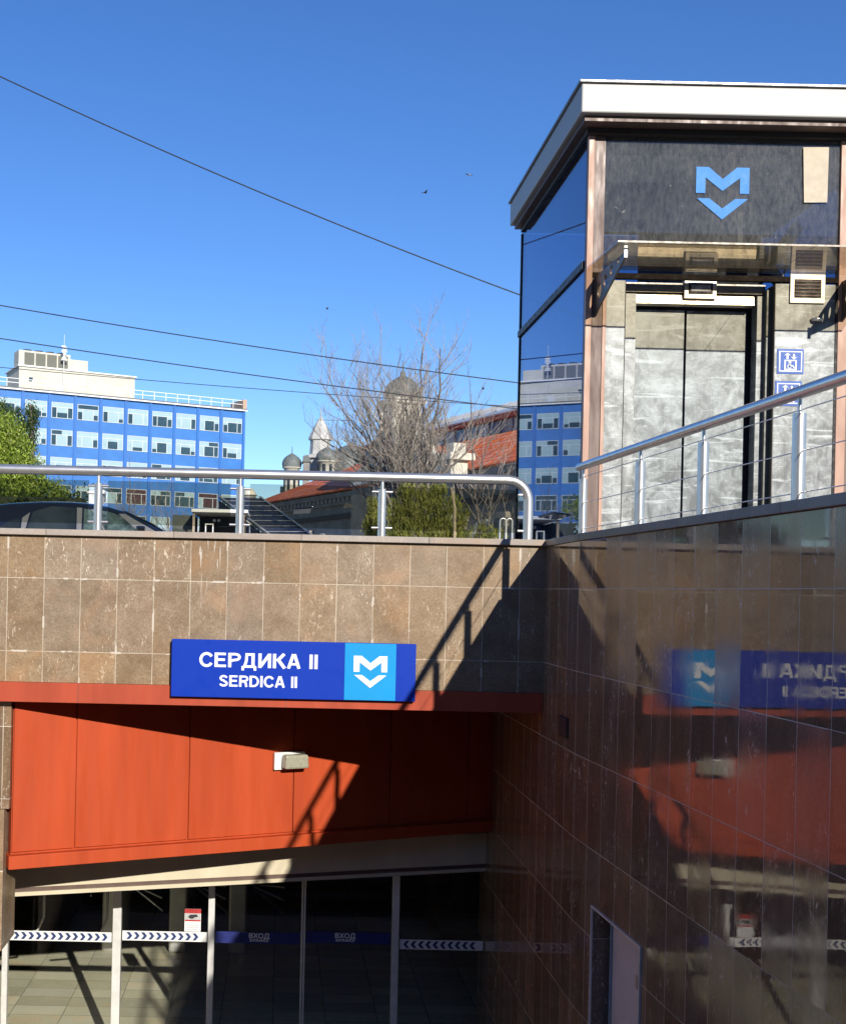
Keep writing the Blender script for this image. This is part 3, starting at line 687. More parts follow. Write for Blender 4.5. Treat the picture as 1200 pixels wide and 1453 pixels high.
# notices and lift signs
pn = tag(MB().add([(4.30, EY-.003, 3.825), (4.515, EY-.003, 3.83), (4.51, EY-.003, 3.365), (4.315, EY-.003, 3.36)], [(0,1,2,3)]).build('paper_notice', PAPER, solid=.003), 'yellowed blank paper notice taped to the upper glass of the lift kiosk', 'notice')
tag(MB().box(3.775, 3.815, EY+.025, EY+.03, 2.82, 3.275).build('paper_strip', PAPER), 'narrow cream vertical strip hanging behind the kiosk glass below the logo', 'strip')
def liftsign(z0, z1, x0, x1, lab, label):
    s = thing('lift_sign', label, 'sign', ((x0+x1)/2, EY-.003, z0), 0, 'blue lift signs on the steel panel')
    MB().box(x0, x1, EY-.006, EY-.001, z0, z1).build('plate', SIGNP, s, bevel=.002)
    W_, H_ = x1-x0, z1-z0; m = MB(); y0, y1 = EY-.0095, EY-.0065
    def P(u, v): return (x0+u*W_, z1-v*H_)
    def bar(u0, v0, u1, v1): a, b = P(u0, v0), P(u1, v1); m.box(a[0], b[0], y0, y1, a[1], b[1])
    for u0, v0, u1, v1 in ((.07,.09,.93,.13),(.07,.87,.93,.91),(.07,.13,.11,.87),(.89,.13,.93,.87)): bar(u0, v0, u1, v1)
    m.build('border', LET, s); m = MB()
    for u0, v0, u1, v1 in ((.27,.44,.73,.485),(.27,.80,.73,.845),(.27,.485,.32,.80),(.68,.485,.73,.80)): bar(u0, v0, u1, v1)
    m.build('cabin_outline', LET, s); m = MB()
    for uc, up in ((.38, True), (.62, False)):
        bar(uc-.035, .20, uc+.035, .41)
        v = (.16, .27) if up else (.44-.03, .30)
        m.prism([P(uc-.13, v[1]), P(uc, v[0]), P(uc+.13, v[1]), P(uc, v[1]-.04 if up else v[1]+.04)] if up else [P(uc-.13, .31), P(uc, .42), P(uc+.13, .31), P(uc, .35)], y0-.001, y1-.0005)
    m.build('arrows', LET, s); m = MB()
    c = P(.47, .70); rad = .085*W_
    for k in range(14):
        t0, t1 = R(-40)+R(280)*k/14*-1, R(-40)+R(280)*(k+1)/14*-1
        m.prism([(c[0]+rad*.7*math.cos(t0), c[1]+rad*.7*math.sin(t0)), (c[0]+rad*math.cos(t0), c[1]+rad*math.sin(t0)), (c[0]+rad*math.cos(t1), c[1]+rad*math.sin(t1)), (c[0]+rad*.7*math.cos(t1), c[1]+rad*.7*math.sin(t1))], y0, y1)
    bar(.45, .56, .50, .70); bar(.45, .66, .60, .70); 
    m.prism([P(.57, .67), P(.61, .67), P(.66, .77), P(.62, .78)], y0-.001, y1-.0005)
    hc = P(.475, .53); m.prism([(hc[0]+.012*math.cos(R(45*k)), hc[1]+.012*math.sin(R(45*k))) for k in range(8)], y0, y1)
    m.build('wheelchair_symbol', LET, s)
liftsign(1.915, 2.125, 4.118, 4.342, 0, 'upper blue lift sign with arrows and a wheelchair symbol on the steel panel')
liftsign(1.645, 1.855, 4.105, 4.33, 1, 'lower blue lift sign half hidden behind the slanting handrail')

# ------------------------------------------------------------------ overhead wires
WIREM = simple('black_wire', (.02, .025, .03), .5)
def wire(pa, pb, Y, sag, r, label):
    a, b = at(*pa, Y), at(*pb, Y); dd = b-a
    pts = []
    for k in range(-16, 33):
        t = k/16.0; p = a+dd*t; p.z -= sag*4*t*(1-t)*1.0; pts.append(p)
    tag(MB().tube(pts, r, 6).build('power_line', WIREM), label, 'wire', 'overhead wires')
wire((0, 108), (737, 418), 18.2, .10, .010, 'topmost black overhead wire slanting steeply down towards the kiosk')
wire((0, 433), (735, 543), 22.7, .06, .011, 'second overhead wire from the top, crossing above the blue building')
wire((0, 480), (735, 580), 25.9, .05, .012, 'third overhead wire, passing just over the rooftop plant room')
wire((0, 521), (735, 577), 29.0, .05, .009, 'lowest and thinnest overhead wire, crossing behind the rooftop plant room')
for px, py, lab, a_ in ((603, 273, 'tiny dark bird gliding alone in the blue sky, the lower one', .5), (666, 248, 'tiny pale bird high in the blue sky, the upper one', -1.2)):
    c = at(px, py, 60); b_ = thing('bird', lab, 'bird', c, a_)
    m = MB().lathe([(0, -.12), (.035, -.05), (.04, .03), (.0, .14)], (0, 0, 0), 8)
    for v in m.v: v.x, v.z = v.z, v.x
    m.build('body', WHITE if py < 260 else WIREM, b_, local=True)
    m = MB().add([(.06, 0, 0), (-.05, 0, 0), (-.08, .22, .06), (-.02, .24, .06)], [(0,1,2,3)]).add([(.06, 0, 0), (-.05, 0, 0), (-.08, -.22, .06), (-.02, -.24, .06)], [(3,2,1,0)])
    m.build('wings', WIREM, b_, local=True, solid=.01)

# ------------------------------------------------------------------ blue office block
BLUE = simple('blue_facade_panel', (.034, .175, .50), .5, var=.10, scale=.45, bmp=.0)
BLUE2 = simple('deep_blue_strip', (.028, .15, .46), .5, var=.05, scale=.5)
CREAM = simple('cream_render', (.60, .57, .48), .8, var=.07, scale=.6)
WFRAME = simple('white_window_frame', (.58, .62, .62), .5, var=.03)
BLIND = simple('pale_blind', (.33, .47, .50), .5, var=.08, scale=.5)
CARPANE = simple('car_window_glass', (.03, .04, .042), .06, var=.3, scale=2, spec=.6)
CARPANE2 = simple('car_front_glass', (.085, .125, .115), .08, var=.5, scale=5, spec=.6)  # lighter teal base stands in for the reflection in the front window
PANE = simple('dark_window_pane', (.035, .07, .085), .08, var=.3, scale=.7, spec=.8)
CURT = simple('maroon_curtain', (.07, .028, .03), .4, var=.3, scale=.6)
B0 = Vector((-36.27, 150, PZ)); ang = math.atan2(15, 30.6)
bb = thing('office_block', 'long blue panelled office block with rows of white framed windows behind the railing', 'building', B0, ang)
SL, SR, TOP = -14., 34.1, 25.0
MB().box(SL, SR, 0, 14, 0, TOP).build('wall', BLUE, bb, local=True)
MB().box(SL-.2, SR+.2, -.35, 14.3, TOP, TOP+.22).build('roof_edge', simple('grey_roof_felt', (.16, .16, .16), .8), bb, local=True)
MB().box(SL-.2, SR+.2, -.38, -.352, TOP-.12, TOP+.06).build('roof_trim', WHITE, bb, local=True)
bounds = [33.9-3.44*k for k in range(14)]
m0 = None
for s in bounds:
    if m0 is None: m0 = MB().box(-.16, .16, -.14, -.002, 0, TOP-.15).build('pilaster', BLUE2, bb, local=True); m0.location.x = s
    else:
        c = m0.copy(); sc.collection.objects.link(c); c.location.x = s
rw_ = random.Random(11)
def window_proto(kind):
    f = MB(); W2, H = 1.42, 2.05; t = .07
    f.box(-W2, W2, -.05, .0, 0, t).box(-W2, W2, -.05, .0, H-t, H).box(-W2, -W2+t, -.05, 0, t, H-t).box(W2-t, W2, -.05, 0, t, H-t)
    f.box(-W2+t, W2-t, -.05, 0, 1.38, 1.46)
    for x in (-.72, .72): f.box(x-.045, x+.045, -.05, 0, t, 1.38)
    fr_ = f.build('window', WFRAME, bb, local=True)
    cells = [(-1.35, -.765, t, 1.38), (-.675, .675, t, 1.38), (.765, 1.35, t, 1.38), (-1.35, 0, 1.46, H-t), (0, 1.35, 1.46, H-t)]
    bl, dk = MB(), MB()
    for i, (a, b, c, d_) in enumerate(cells):
        if kind == 'low':
            (dk if rw_.random() < .8 else bl).box(a, b, -.02, -.008, c, d_); continue
        r_ = rw_.random()
        if i > 2: (bl if r_ < .88 else dk).box(a, b, -.02, -.008, c, d_)
        elif r_ < .36: bl.box(a, b, -.02, -.008, c, d_)
        elif r_ < .72:
            h = c+(d_-c)*rw_.choice((.35, .5, .75)); dk.box(a, b, -.02, -.008, c, h); bl.box(a, b, -.02, -.008, h, d_)
        else: dk.box(a, b, -.02, -.008, c, d_)
    if bl.v: bl.build('blind', BLIND, fr_, local=True)
    if dk.v: dk.build('pane', CURT if kind == 'low' and rw_.random() < .55 else PANE, fr_, local=True)
    return fr_
for row in range(5):
    for k, s in enumerate(bounds[:-1]):
        kind = 'low' if row == 3 else 'n'
        o = window_proto(kind); o.location = (s-1.72, -.01, 23.75-PZ-3.55*row-2.05)
# roof railing
m = MB()
for z in (.62, 1.15): m.box(SL, SR, -.1, -.05, TOP+.2+z-.04, TOP+.2+z+.04)
for k in range(30): m.box(SL+1.65*k-.04, SL+1.65*k+.04, -.1, -.05, TOP+.22, TOP+.2+1.15)
m.build('roof_railing', WHITE, bb, local=True)
# rooftop plant room with cooling units and mast
hu = MB().box(3.1, 18.9, 3, 10, TOP+.22, TOP+3.55).build('plant_room', CREAM, bb, local=True)
MB().box(2.9, 19.1, 2.8, 10.2, TOP+3.55, TOP+3.72).build('plant_roof', WHITE, hu, local=True)
MB().box(4.4, 4.9, 2.93, 2.99, TOP+1.7, TOP+2.2).build('wall_unit', PANE, hu, local=True)
MB().box(8.0, 8.9, 2.93, 2.99, TOP+.3, TOP+1.6).build('grey_door', GREYD, hu, local=True)
ac = MB().box(3.1, 10.0, 3.4, 6, TOP+3.73, TOP+5.75).build('cooling_unit', CREAM, bb, local=True)
MB().box(10.0, 12.4, 3.4, 6, TOP+3.73, TOP+5.2).build('duct_box', CREAM, bb, local=True)
m = MB()
for k in range(4): m.box(3.85+1.5*k, 5.15+1.5*k, 3.34, 3.39, TOP+3.9, TOP+5.5)
m.build('grilles', simple('dark_grille', (.14, .14, .11), .6), ac, local=True)
m = MB()
for k in range(4): m.lathe([(.62, 0), (.58, .28), (.0, .32)], (4.5+1.5*k, 4.6, TOP+5.76), 14)
m.build('fans', DARKIN, ac, local=True)
mm = MB().tube([(8.9, 2.6, TOP+.3), (8.9, 2.6, TOP+6.6)], .06, 6).tube([(8.9, 2.6, TOP+6.6), (8.9, 2.6, TOP+8.2)], .025, 6)
for k in range(9): mm.box(8.9-.5+rw_.random()*.5, 8.9+.1+rw_.random()*.5, 2.4, 2.6, TOP+4.8+k*.22, TOP+4.95+k*.22)
mm.build('mast', WHITE, bb, local=True)
MB().box(33.6, 34.2, -.3, 4, TOP+.22, TOP+1.5).build('corner_block', simple('tan_block', (.5, .36, .26), .8), bb, local=True)

# ------------------------------------------------------------------ market hall
A = Vector((-2.47, 110, PZ)); dv = Vector((16.26, -40)); hall_a = math.atan2(dv.y, dv.x)
TILE = tilemat('red_roof_tile', .45, .5, 0, 0, (.68, .15, .05), (.84, .23, .085), (.85, .30, .13), (.22, .04, .02), .03, rough=(.6, .8), bmp=.6)
HWALL = simple('weathered_stone', (.27, .25, .225), .9, var=.18, scale=.8)
HPALE = simple('pale_carved_stone', (.66, .62, .50), .85, var=.15, scale=1.5)
LEAD = simple('lead_dome', (.15, .165, .155), .55, var=.3, scale=1.2)
CLER = simple('clerestory_glass', (.10, .14, .22), .15, var=.2, scale=.6)
SKYL = simple('skylight_roof', (.52, .56, .60), .35, var=.1, scale=.6)
DKW = simple('arch_window_glass', (.02, .02, .022), .2)
mh = thing('market_hall', 'old market hall with red tiled roof and arched stone front behind the bare tree', 'building', A, hall_a)
# local x along the facade towards the camera, local +y is the inside of the hall
HL, E0, C0, C1, C2, RD = 75., 7.85, 10.9, 11.95, 12.3, 15.0
MB().box(0, HL, 0, 24, 0, E0-.05).build('wall', HWALL, mh, local=True)
MB().box(-.4, HL, -.45, -.002, E0-.45, E0-.05).box(-.2, HL, -.25, -.002, E0-1.0, E0-.46).build('cornice', HWALL, mh, local=True)
m = MB()
for k in range(90): m.box(.2+.8*k, .55+.8*k, -.38, -.26, E0-.75, E0-.46)
m.build('dentils', simple('dentil_stone', (.36, .33, .29), .9, var=.1), mh, local=True)
MB().box(-.1, HL, -.12, -.002, 5.75, 6.15).build('string_course', simple('dark_band', (.09, .075, .065), .9), mh, local=True)
lo = MB().add([(-.5, -.6, E0), (HL, -.6, E0), (HL, 4.5, C0), (13, 4.5, C0)], [(0,1,2,3)]).add([(-.5, -.6, E0), (13, 4.5, C0), (13, 20, C0), (-.5, 24.5, E0)], [(0,1,2,3)])
lo.build('lower_roof', TILE, mh, local=True, solid=.12)
MB().box(13, HL, 4.52, 19.5, C0-.1, C1).build('clerestory', CLER, mh, local=True)
m = MB()
for k in range(40): m.box(13+1.5*k, 13.14+1.5*k, 4.44, 4.518, C0, C1)
m.build('clerestory_bars', simple('bar_grey', (.2, .22, .26), .5), mh, local=True)
MB().box(12.8, HL, 4.2, 19.8, C1+.002, C2).build('red_fascia_strip', simple('red_strip', (.42, .10, .06), .7), mh, local=True)
m = MB().add([(12.8, 4.1, C2+.01), (HL, 4.1, C2+.01), (HL, 12, RD), (12.8, 12, RD)], [(0,1,2,3)]).add([(12.8, 20, C2+.01), (HL, 20, C2+.01), (HL, 12, RD), (12.8, 12, RD)], [(3,2,1,0)]).add([(12.8, 4.1, C2+.01), (12.8, 12, RD), (12.8, 20, C2+.01)], [(0,1,2)])
m.build('skylight_roof', SKYL, mh, local=True, solid=.1)
m = MB()
for k in range(30): m.add([(13+2.1*k, 4.1, C2+.16), (13.25+2.1*k, 4.1, C2+.16), (13.25+2.1*k, 12, RD+.15), (13+2.1*k, 12, RD+.15)], [(0,1,2,3)])
m.build('skylight_ribs', simple('rib_grey', (.30, .31, .33), .5), mh, local=True, solid=.06)
def arch(x, w_, z1, y=-.02):
    pts = [(x-w_, .1), (x+w_, .1), (x+w_, z1)]+[(x+w_*math.cos(R(15*k)), z1+w_*math.sin(R(15*k))) for k in range(1, 12)]+[(x-w_, z1)]
    return pts
for x in (4.5, 10.0, 15.2, 39.6, 44.4, 49.2, 54.0):
    ww = MB(); o_ = arch(x, 1.45, 3.3); i_ = arch(x, 1.1, 3.3); n_ = len(o_)
    for k in range(2, n_-1):
        ww.prism([o_[k], o_[(k+1) % n_], i_[(k+1) % n_], i_[k]], -.16, -.003)
    a_ = ww.build('arch_surround', HPALE if x > 12 else HWALL, mh, local=True)
    MB().prism(arch(x, 1.08, 3.3), -.03, -.004).build('arch_window', DKW, a_, local=True)
for x in (7.2, 12.7, 37.2, 42, 46.8, 51.6): MB().box(x-.55, x+.55, -.4, -.003, 4.7, 5.05).box(x-.3, x+.3, -.3, -.003, 4.2, 4.7).build('console', simple('console_stone', (.33, .29, .25), .9), mh, local=True)
# central projecting bay with scrolled gable and clock tower
BX0, BX1, BC = 21.6, 36.6, 29.1
MB().box(BX0, BX1, -.6, 4.4, 0, E0+.2).build('central_bay', HWALL, mh, local=True)
half = [(BX1-BC, E0+.2), (BX1-BC, E0+.6), (6.6, E0+.7), (6.2, E0+1.1), (5.3, E0+1.25), (4.6, E0+1.7), (4.1, E0+2.3), (3.4, E0+2.6), (2.9, E0+3.2), (2.4, E0+3.7), (1.8, E0+3.9)]
gp = [(BC+x, z) for x, z in half]+[(BC-x, z) for x, z in half[::-1]]
MB().prism(gp, -.75, -.1).build('scrolled_gable', HPALE, mh, local=True, bevel=.08)
m = MB()
for sgn in (-1, 1):
    for a_, b_ in zip(half[1:-1], half[2:]): m.tube([(BC+sgn*a_[0], -.7, a_[1]), (BC+sgn*b_[0], -.7, b_[1])], .22, 8)
m.build('gable_moulding', HPALE, mh, local=True)
for x in (BX1+1.5,):
    pd = MB().box(x-.55, x+.55, -1.9, -.7, E0-.6, E0+.55).box(x-.95, x+.95, -2.2, -.4, E0+.55, E0+1.0).box(x-.45, x+.45, -1.7, -.8, E0+1.0, E0+1.65)
    for k in range(4): pd.box(x-.85+.48*k, x-.60+.48*k, -2.1, -1.92, E0+.2, E0+.54)
    pd.build('pedestal', HPALE, mh, local=True, bevel=.04)
tw = MB().box(BC-1.7, BC+.3, -1.0, 1.0, E0+2.6, E0+5.5).box(BC-1.95, BC+.55, -1.25, 1.25, E0+5.5, E0+5.85)
for x in (BC-1.65, BC+.25): tw.tube([(x, -1.1, E0+3.7), (x, -1.1, E0+5.5)], .2, 8)
tw = tw.build('clock_tower', HPALE, mh, local=True)
MB().lathe([(1.2, 0), (1.36, .3), (1.3, .75), (1.0, 1.2), (.55, 1.5), (.2, 1.7), (.16, 2.0), (.05, 2.1), (.03, 2.8)], (BC-.7, 0, E0+5.85), 20).build('tower_dome', LEAD, tw, local=True)
ck = MB().lathe([(.62, 0), (.62, .06), (0, .06)], (0, 0, 0), 20).build('clock_face', WHITE, tw, local=True)
ck.rotation_euler = (R(90), 0, 0); ck.location = (BC-.7, -1.02, E0+4.75)

# domed building with turrets beyond the hall
dbY = 128.
c0 = at(470, 700, dbY)
db = thing('domed_bathhouse', 'pale building with dark lead onion domes and a white spire beyond the red roof', 'building', (c0.x, dbY, PZ))
def zz(py, px=450): return at(px, py, dbY).z
def xx(px): return at(px, 660, dbY).x
MB().box(xx(398), xx(530), dbY+1, dbY+12, PZ, zz(690)).build('wall', CREAM, db)
sc_ = dbY/F
def turret(px, r_px, ytop_drum, ybot, dome_h, mat=HPALE):
    x, rr_ = xx(px), r_px*sc_
    m = MB().lathe([(rr_*.85, zz(ybot)), (rr_*.85, zz(ytop_drum)-.15), (rr_*1.05, zz(ytop_drum)-.1), (rr_*1.05, zz(ytop_drum))], (x, dbY, 0), 16)
    t_ = m.build('turret', mat, db)
    h = dome_h*sc_
    MB().lathe([(rr_*1.0, 0), (rr_*1.08, h*.25), (rr_*1.0, h*.5), (rr_*.75, h*.72), (rr_*.4, h*.88), (rr_*.1, h), (.05, h*1.05), (.03, h*1.5)], (x, dbY, zz(ytop_drum)), 18).build('onion_dome', LEAD, t_)
    dkm = MB()
    for k in range(8):
        t0 = 2*math.pi*(k+.5)/8; ca, sa = math.cos(t0), math.sin(t0)
        dkm.tube([(x+ca*rr_*.8, dbY+sa*rr_*.8, zz(ybot)+.2), (x+ca*rr_*.8, dbY+sa*rr_*.8, zz(ytop_drum)-.4)], rr_*.16, 6)
    dkm.build('openings', DKW, t_)
turret(414, 13, 664, 702, 20); turret(464, 15, 654, 700, 20)
m = MB().lathe([(1.5, 0), (1.5, 1.2), (1.9, 1.3), (1.9, 1.6), (1.2, 1.8), (1.1, 3.3), (1.35, 3.4), (1.3, 3.7), (.8, 4.8), (.35, 5.6), (.15, 5.9), (.06, 6.1), (.03, 7)], (xx(455), dbY+3, zz(664)), 8, smooth=False)
m.build('white_spire', simple('spire_plaster', (.50, .49, .46), .8, var=.1, scale=1), db)
MB().lathe([(2.9, 0), (3.0, .8), (2.7, 1.8), (2.0, 2.7), (1.1, 3.3), (.3, 3.6), (.1, 3.9)], (xx(500), dbY+6, zz(668)), 24).build('large_dome', LEAD, db)
MB().lathe([(2.8, -8), (2.8, 0)], (xx(500), dbY+6, zz(668)), 24).build('dome_drum', HPALE, db)
MB().box(xx(430), xx(439), dbY-1, dbY+1, zz(690), zz(657)).build('chimney_block', HWALL, db)
MB().prism([(xx(428), zz(657)), (xx(441), zz(657)), (xx(437), zz(648)), (xx(431), zz(648))], dbY-1.2, dbY+1.2).build('chimney_roof', LEAD, db)
# small pale pavilion at the end of the blue block
c = at(354, 709, 140); pv = thing('pavilion', 'tiny cream domed pavilion beside the right end of the blue office block', 'pavilion', (c.x, 140, PZ))
MB().lathe([(.75, 0), (.75, at(354, 703, 140).z-PZ), (.95, at(354, 703, 140).z-PZ), (.95, at(354, 702, 140).z-PZ)], (c.x, 140, PZ), 12).build('drum', CREAM, pv)
MB().lathe([(.75, 0), (.65, .4), (.3, .75), (0, .85)], (c.x, 140, at(354, 702, 140).z), 12).build('dome', HPALE, pv)

# ------------------------------------------------------------------ vegetation
BARK = simple('grey_bark', (.20, .17, .145), .9, var=.25, scale=12)
TWIG = simple('pale_twig', (.40, .345, .28), .9, var=.3, scale=5)
def bare_tree(name, label, base, h, spread, seed, limbs, lean=0., balls=0, group=None, depth=4, thick=1.):
    r_ = random.Random(seed); base = Vector(base)
    t = thing(name, label, 'tree', base, 0, group)
    tr, br, tw_ = MB(), MB(), MB(); tips = []
    th = h*.12
    tr.tube([base, base+Vector((.02*h, 0, th*.5)), base+Vector((.01*h, 0, th))], [.045*h*.35*thick, .036*h*.35*thick, .034*h*.35*thick], 8)
    def grow(p, d_, L, r, lev):
        nseg = 4 if lev < 2 else 3
        pts = [p]; q = p.copy(); dd = d_.copy()
        for i in range(nseg):
            dd = (dd+Vector((r_.uniform(-1, 1), r_.uniform(-1, 1), r_.uniform(-.5, 1.0)))*(.12+.05*lev)).normalized()
            q = q+dd*(L/nseg); pts.append(q.copy())
        rs = [r*(1-.62*i/nseg) for i in range(nseg+1)]
        (br if lev < 2 else tw_).tube(pts, rs, 6 if lev == 0 else (4 if lev == 1 else 3), caps=False)
        if lev >= depth: tips.append(q); return
        nc = (6, 5, 4, 4)[min(lev, 3)]
        for k in range(nc):
            f = .28+.72*(k+r_.random()*.8)/nc
            i = min(nseg-1, int(f*nseg)); a = pts[i].lerp(pts[i+1], f*nseg-i if f < 1 else 1)
            side = Vector((r_.gauss(0, 1), r_.gauss(0, 1), r_.gauss(.25, .5))).normalized()
            nd = (dd*.85+side*(.75 if lev < 2 else .65)+Vector((0, 0, .18))).normalized()
            grow(a, nd, L*r_.uniform(.42, .66)*(1.05 if lev < 1 else .92), max(r*.42, .0035*h*.14), lev+1)
    for k in range(limbs):
        a_ = 2*math.pi*k/limbs+r_.uniform(-.3, .3); tilt = r_.uniform(.12, spread)
        d_ = Vector((math.cos(a_)*math.sin(tilt)+lean, math.sin(a_)*math.sin(tilt), math.cos(tilt))).normalized()
        grow(base+Vector((.01*h, 0, th*r_.uniform(.5, 1))), d_, h*r_.uniform(.46, .62), .0105*h*r_.uniform(.6, 1.25)*thick, 0)
    tr.build('trunk', BARK, t); br.build('limbs', BARK, t); tw_.build('twigs', TWIG, t)
    if balls:
        m = MB(); cand = [q for q in tips if (q-base).to_2d().length > h*.16 or q.z > base.z+h*.75]
        r_.shuffle(cand)
        for q in cand[:balls]:
            s = r_.uniform(.02, .035)
            m.lathe([(0, -s), (s*.8, -s*.5), (s, 0), (s*.8, s*.5), (0, s)], q, 6)
        m.build('seed_balls', simple('seed_ball', (.05, .04, .035), .9), t)
    return t
bare_tree('bare_tree', 'leafless tree with dense pale twigs and seed balls in front of the market hall', (3.32, 30, PZ), 6.6, .52, 15, 13, -.10, balls=12)
bare_tree('bare_sapling', 'small leafless tree left of the second railing post, before the blue block', (at(178, 735, 55).x, 55, PZ), 5.2, .7, 21, 5, 0, depth=3)
bare_tree('bare_sapling', 'small leafless tree right of the other one, nearer the pale kiosk roof', (at(236, 740, 52).x, 52, PZ), 4.6, .6, 33, 5, 0, depth=3)
bare_tree('bare_sapling', 'thin leafless tree right of the big bare tree, beside the lift kiosk', (at(684, 740, 34).x, 34, PZ), 5.6, .3, 44, 2, .0, depth=3)

LEAF1 = leafmat('spring_leaf', (.24, .34, .04), (.42, .52, .09), (.60, .64, .24))
LEAF2 = leafmat('conifer_leaf', (.14, .16, .022), (.32, .33, .07), (.50, .46, .16))
LEAF3 = leafmat('hedge_leaf', (.035, .06, .01), (.07, .10, .02), (.10, .13, .03))
def foliage(lobes, n, size, seed, droop=.6, elong=2.2, updir=False):
    r_ = random.Random(seed); m = MB(); tot = sum(l[3]*l[4] for l in lobes)
    for (x, y, z, rx, rz, ry) in lobes:
        k_ = int(n*rx*rz/tot)
        ncl = max(6, k_//22)
        for c in range(ncl):
            while True:
                u = Vector((r_.uniform(-1, 1), r_.uniform(-1, 1), r_.uniform(-1, 1)))
                if .25 < u.length < 1: break
            f = r_.uniform(.78, 1.08) if r_.random() < .7 else r_.uniform(.4, .9)
            u = u.normalized()*f
            cc = Vector((x+u.x*rx, y+u.y*ry, z+u.z*rz)); cr = size*r_.uniform(1.6, 3.6)
            for q in range(22):
                p = cc+Vector((r_.gauss(0, 1)*cr*.5, r_.gauss(0, 1)*cr*.5, r_.gauss(0, 1)*cr*.7))
                s = size*r_.uniform(.5, 1.2)
                a_ = r_.uniform(0, 6.28)
                dn = Vector((math.cos(a_)*.6, math.sin(a_)*.6, (r_.uniform(.5, 1.4) if updir else -droop*r_.uniform(.2, 1.6)))).normalized()
                sd_ = Vector((math.cos(a_+1.57), math.sin(a_+1.57), r_.uniform(-.6, .6))).normalized()
                m.add([p-sd_*s*.5*.5, p+dn*s*elong*.5-sd_*s*.25, p+dn*s*elong, p+dn*s*elong*.5+sd_*s*.5], [(0,1,2,3)])
    return m
def leafy_tree(name, label, base, lobes, n, size, seed, mat, stems, **k):
    t = thing(name, label, 'tree', base)
    foliage(lobes, n, size, seed, **k).build('crown', mat, t, fix=False)
    m = MB(); b = Vector(base)
    m.tube([b, b+Vector((.1, 0, stems*.5)), b+Vector((0, 0, stems))], [stems*.035, stems*.025, stems*.012], 8)
    for (x, y, z, rx, rz, ry) in lobes: m.tube([b+Vector((0, 0, stems*.45)), Vector((x*.5+b.x*.5, y, z*.6+b.z*.4)), Vector((x, y, z))], [stems*.014, stems*.010, stems*.004], 6)
    m.build('trunk', BARK, t)
def lob(px, py, rxp, rzp, Y): c = at(px, py, Y); s = Y/F; return (c.x, Y, c.z, rxp*s, rzp*s, rxp*s*.8)
Y1 = 80
leafy_tree('leafy_tree', 'bright green spring tree at the far left behind the black car', (at(10, 700, Y1).x, Y1, PZ), [lob(-25, 640, 45, 60, Y1), lob(10, 655, 36, 52, Y1), lob(0, 625, 28, 42, Y1), lob(38, 678, 26, 32, Y1), lob(-5, 705, 60, 36, Y1), lob(70, 698, 26, 14, Y1), lob(95, 706, 18, 9, Y1)], 34000, .15, 3, LEAF1, 11.)
leafy_tree('slender_tree', 'thin taller green tree rising between the bright tree and the blue block', (at(42, 700, 85).x, 85, PZ), [lob(44, 590, 11, 16, 85), lob(38, 618, 13, 24, 85), lob(18, 600, 16, 20, 85), lob(30, 640, 18, 22, 85), lob(-4, 585, 18, 18, 85)], 6500, .14, 4, leafmat('dull_leaf', (.06, .10, .03), (.11, .16, .05), (.16, .22, .08)), 13.)
hx0, hx1 = at(-60, 700, 60).x, at(124, 700, 60).x
hg = thing('hedge', 'clipped dark green hedge behind the black car at the left', 'hedge', ((hx0+hx1)/2, 60, PZ))
foliage([(hx0+(hx1-hx0)*(k+.5)/9, 60, at(50, 722, 60).z, (hx1-hx0)/11, 1.15, .8) for k in range(9)]+[(hx0+(hx1-hx0)*(k+.5)/9, 60, 1.5, (hx1-hx0)/12, 1.2, .8) for k in range(9)], 9000, .16, 8, elong=1.5).build('leaves', LEAF3, hg, fix=False)
MB().box(hx0+.2, hx1-.2, 59.6, 60.4, PZ, at(50, 706, 60).z).build('branch_core', simple('hedge_core', (.02, .03, .01), .9), hg)
sh_ = thing('conifer_shrub', 'feathery yellow green shrub behind the tinted glass right of the last rail post', 'shrub', (at(605, 790, 25).x, 25, PZ))
foliage([lob(567, 740, 16, 28, 25), lob(600, 730, 24, 34, 25), lob(640, 740, 22, 30, 25), lob(605, 765, 58, 26, 25), lob(578, 705, 9, 18, 25), lob(622, 704, 12, 14, 25), lob(690, 762, 26, 9, 25)], 11000, .034, 14, elong=4.0, updir=True).build('foliage', LEAF2, sh_, fix=False)
m = MB()
for k in range(7):
    x = at(565+12*k, 790, 25).x; m.tube([(x, 25, PZ), (x+.03, 25, 1.0), (x+.05*(k-3), 25, 1.8)], [.03, .02, .006], 6)
m.tube([(at(646, 760, 24).x, 24, PZ), (at(645, 720, 24).x, 24, at(645, 720, 24).z), (at(640, 692, 24).x, 24, at(640, 692, 24).z)], [.035, .03, .02], 6)
m.build('stems', simple('pale_stem', (.42, .33, .20), .9), sh_)
sh2 = thing('conifer_shrub', 'narrow yellow green shrub showing just left of the last rail post', 'shrub', (at(530, 790, 27).x, 27, PZ))
foliage([lob(530, 735, 9, 24, 27), lob(528, 752, 11, 20, 27)], 3500, .032, 15, elong=3.0, updir=True).build('foliage', LEAF2, sh2, fix=False)
MB().tube([(at(530, 790, 27).x, 27, PZ), (at(530, 740, 27).x, 27, at(530, 740, 27).z)], [.03, .01], 6).build('stems', BARK, sh2)

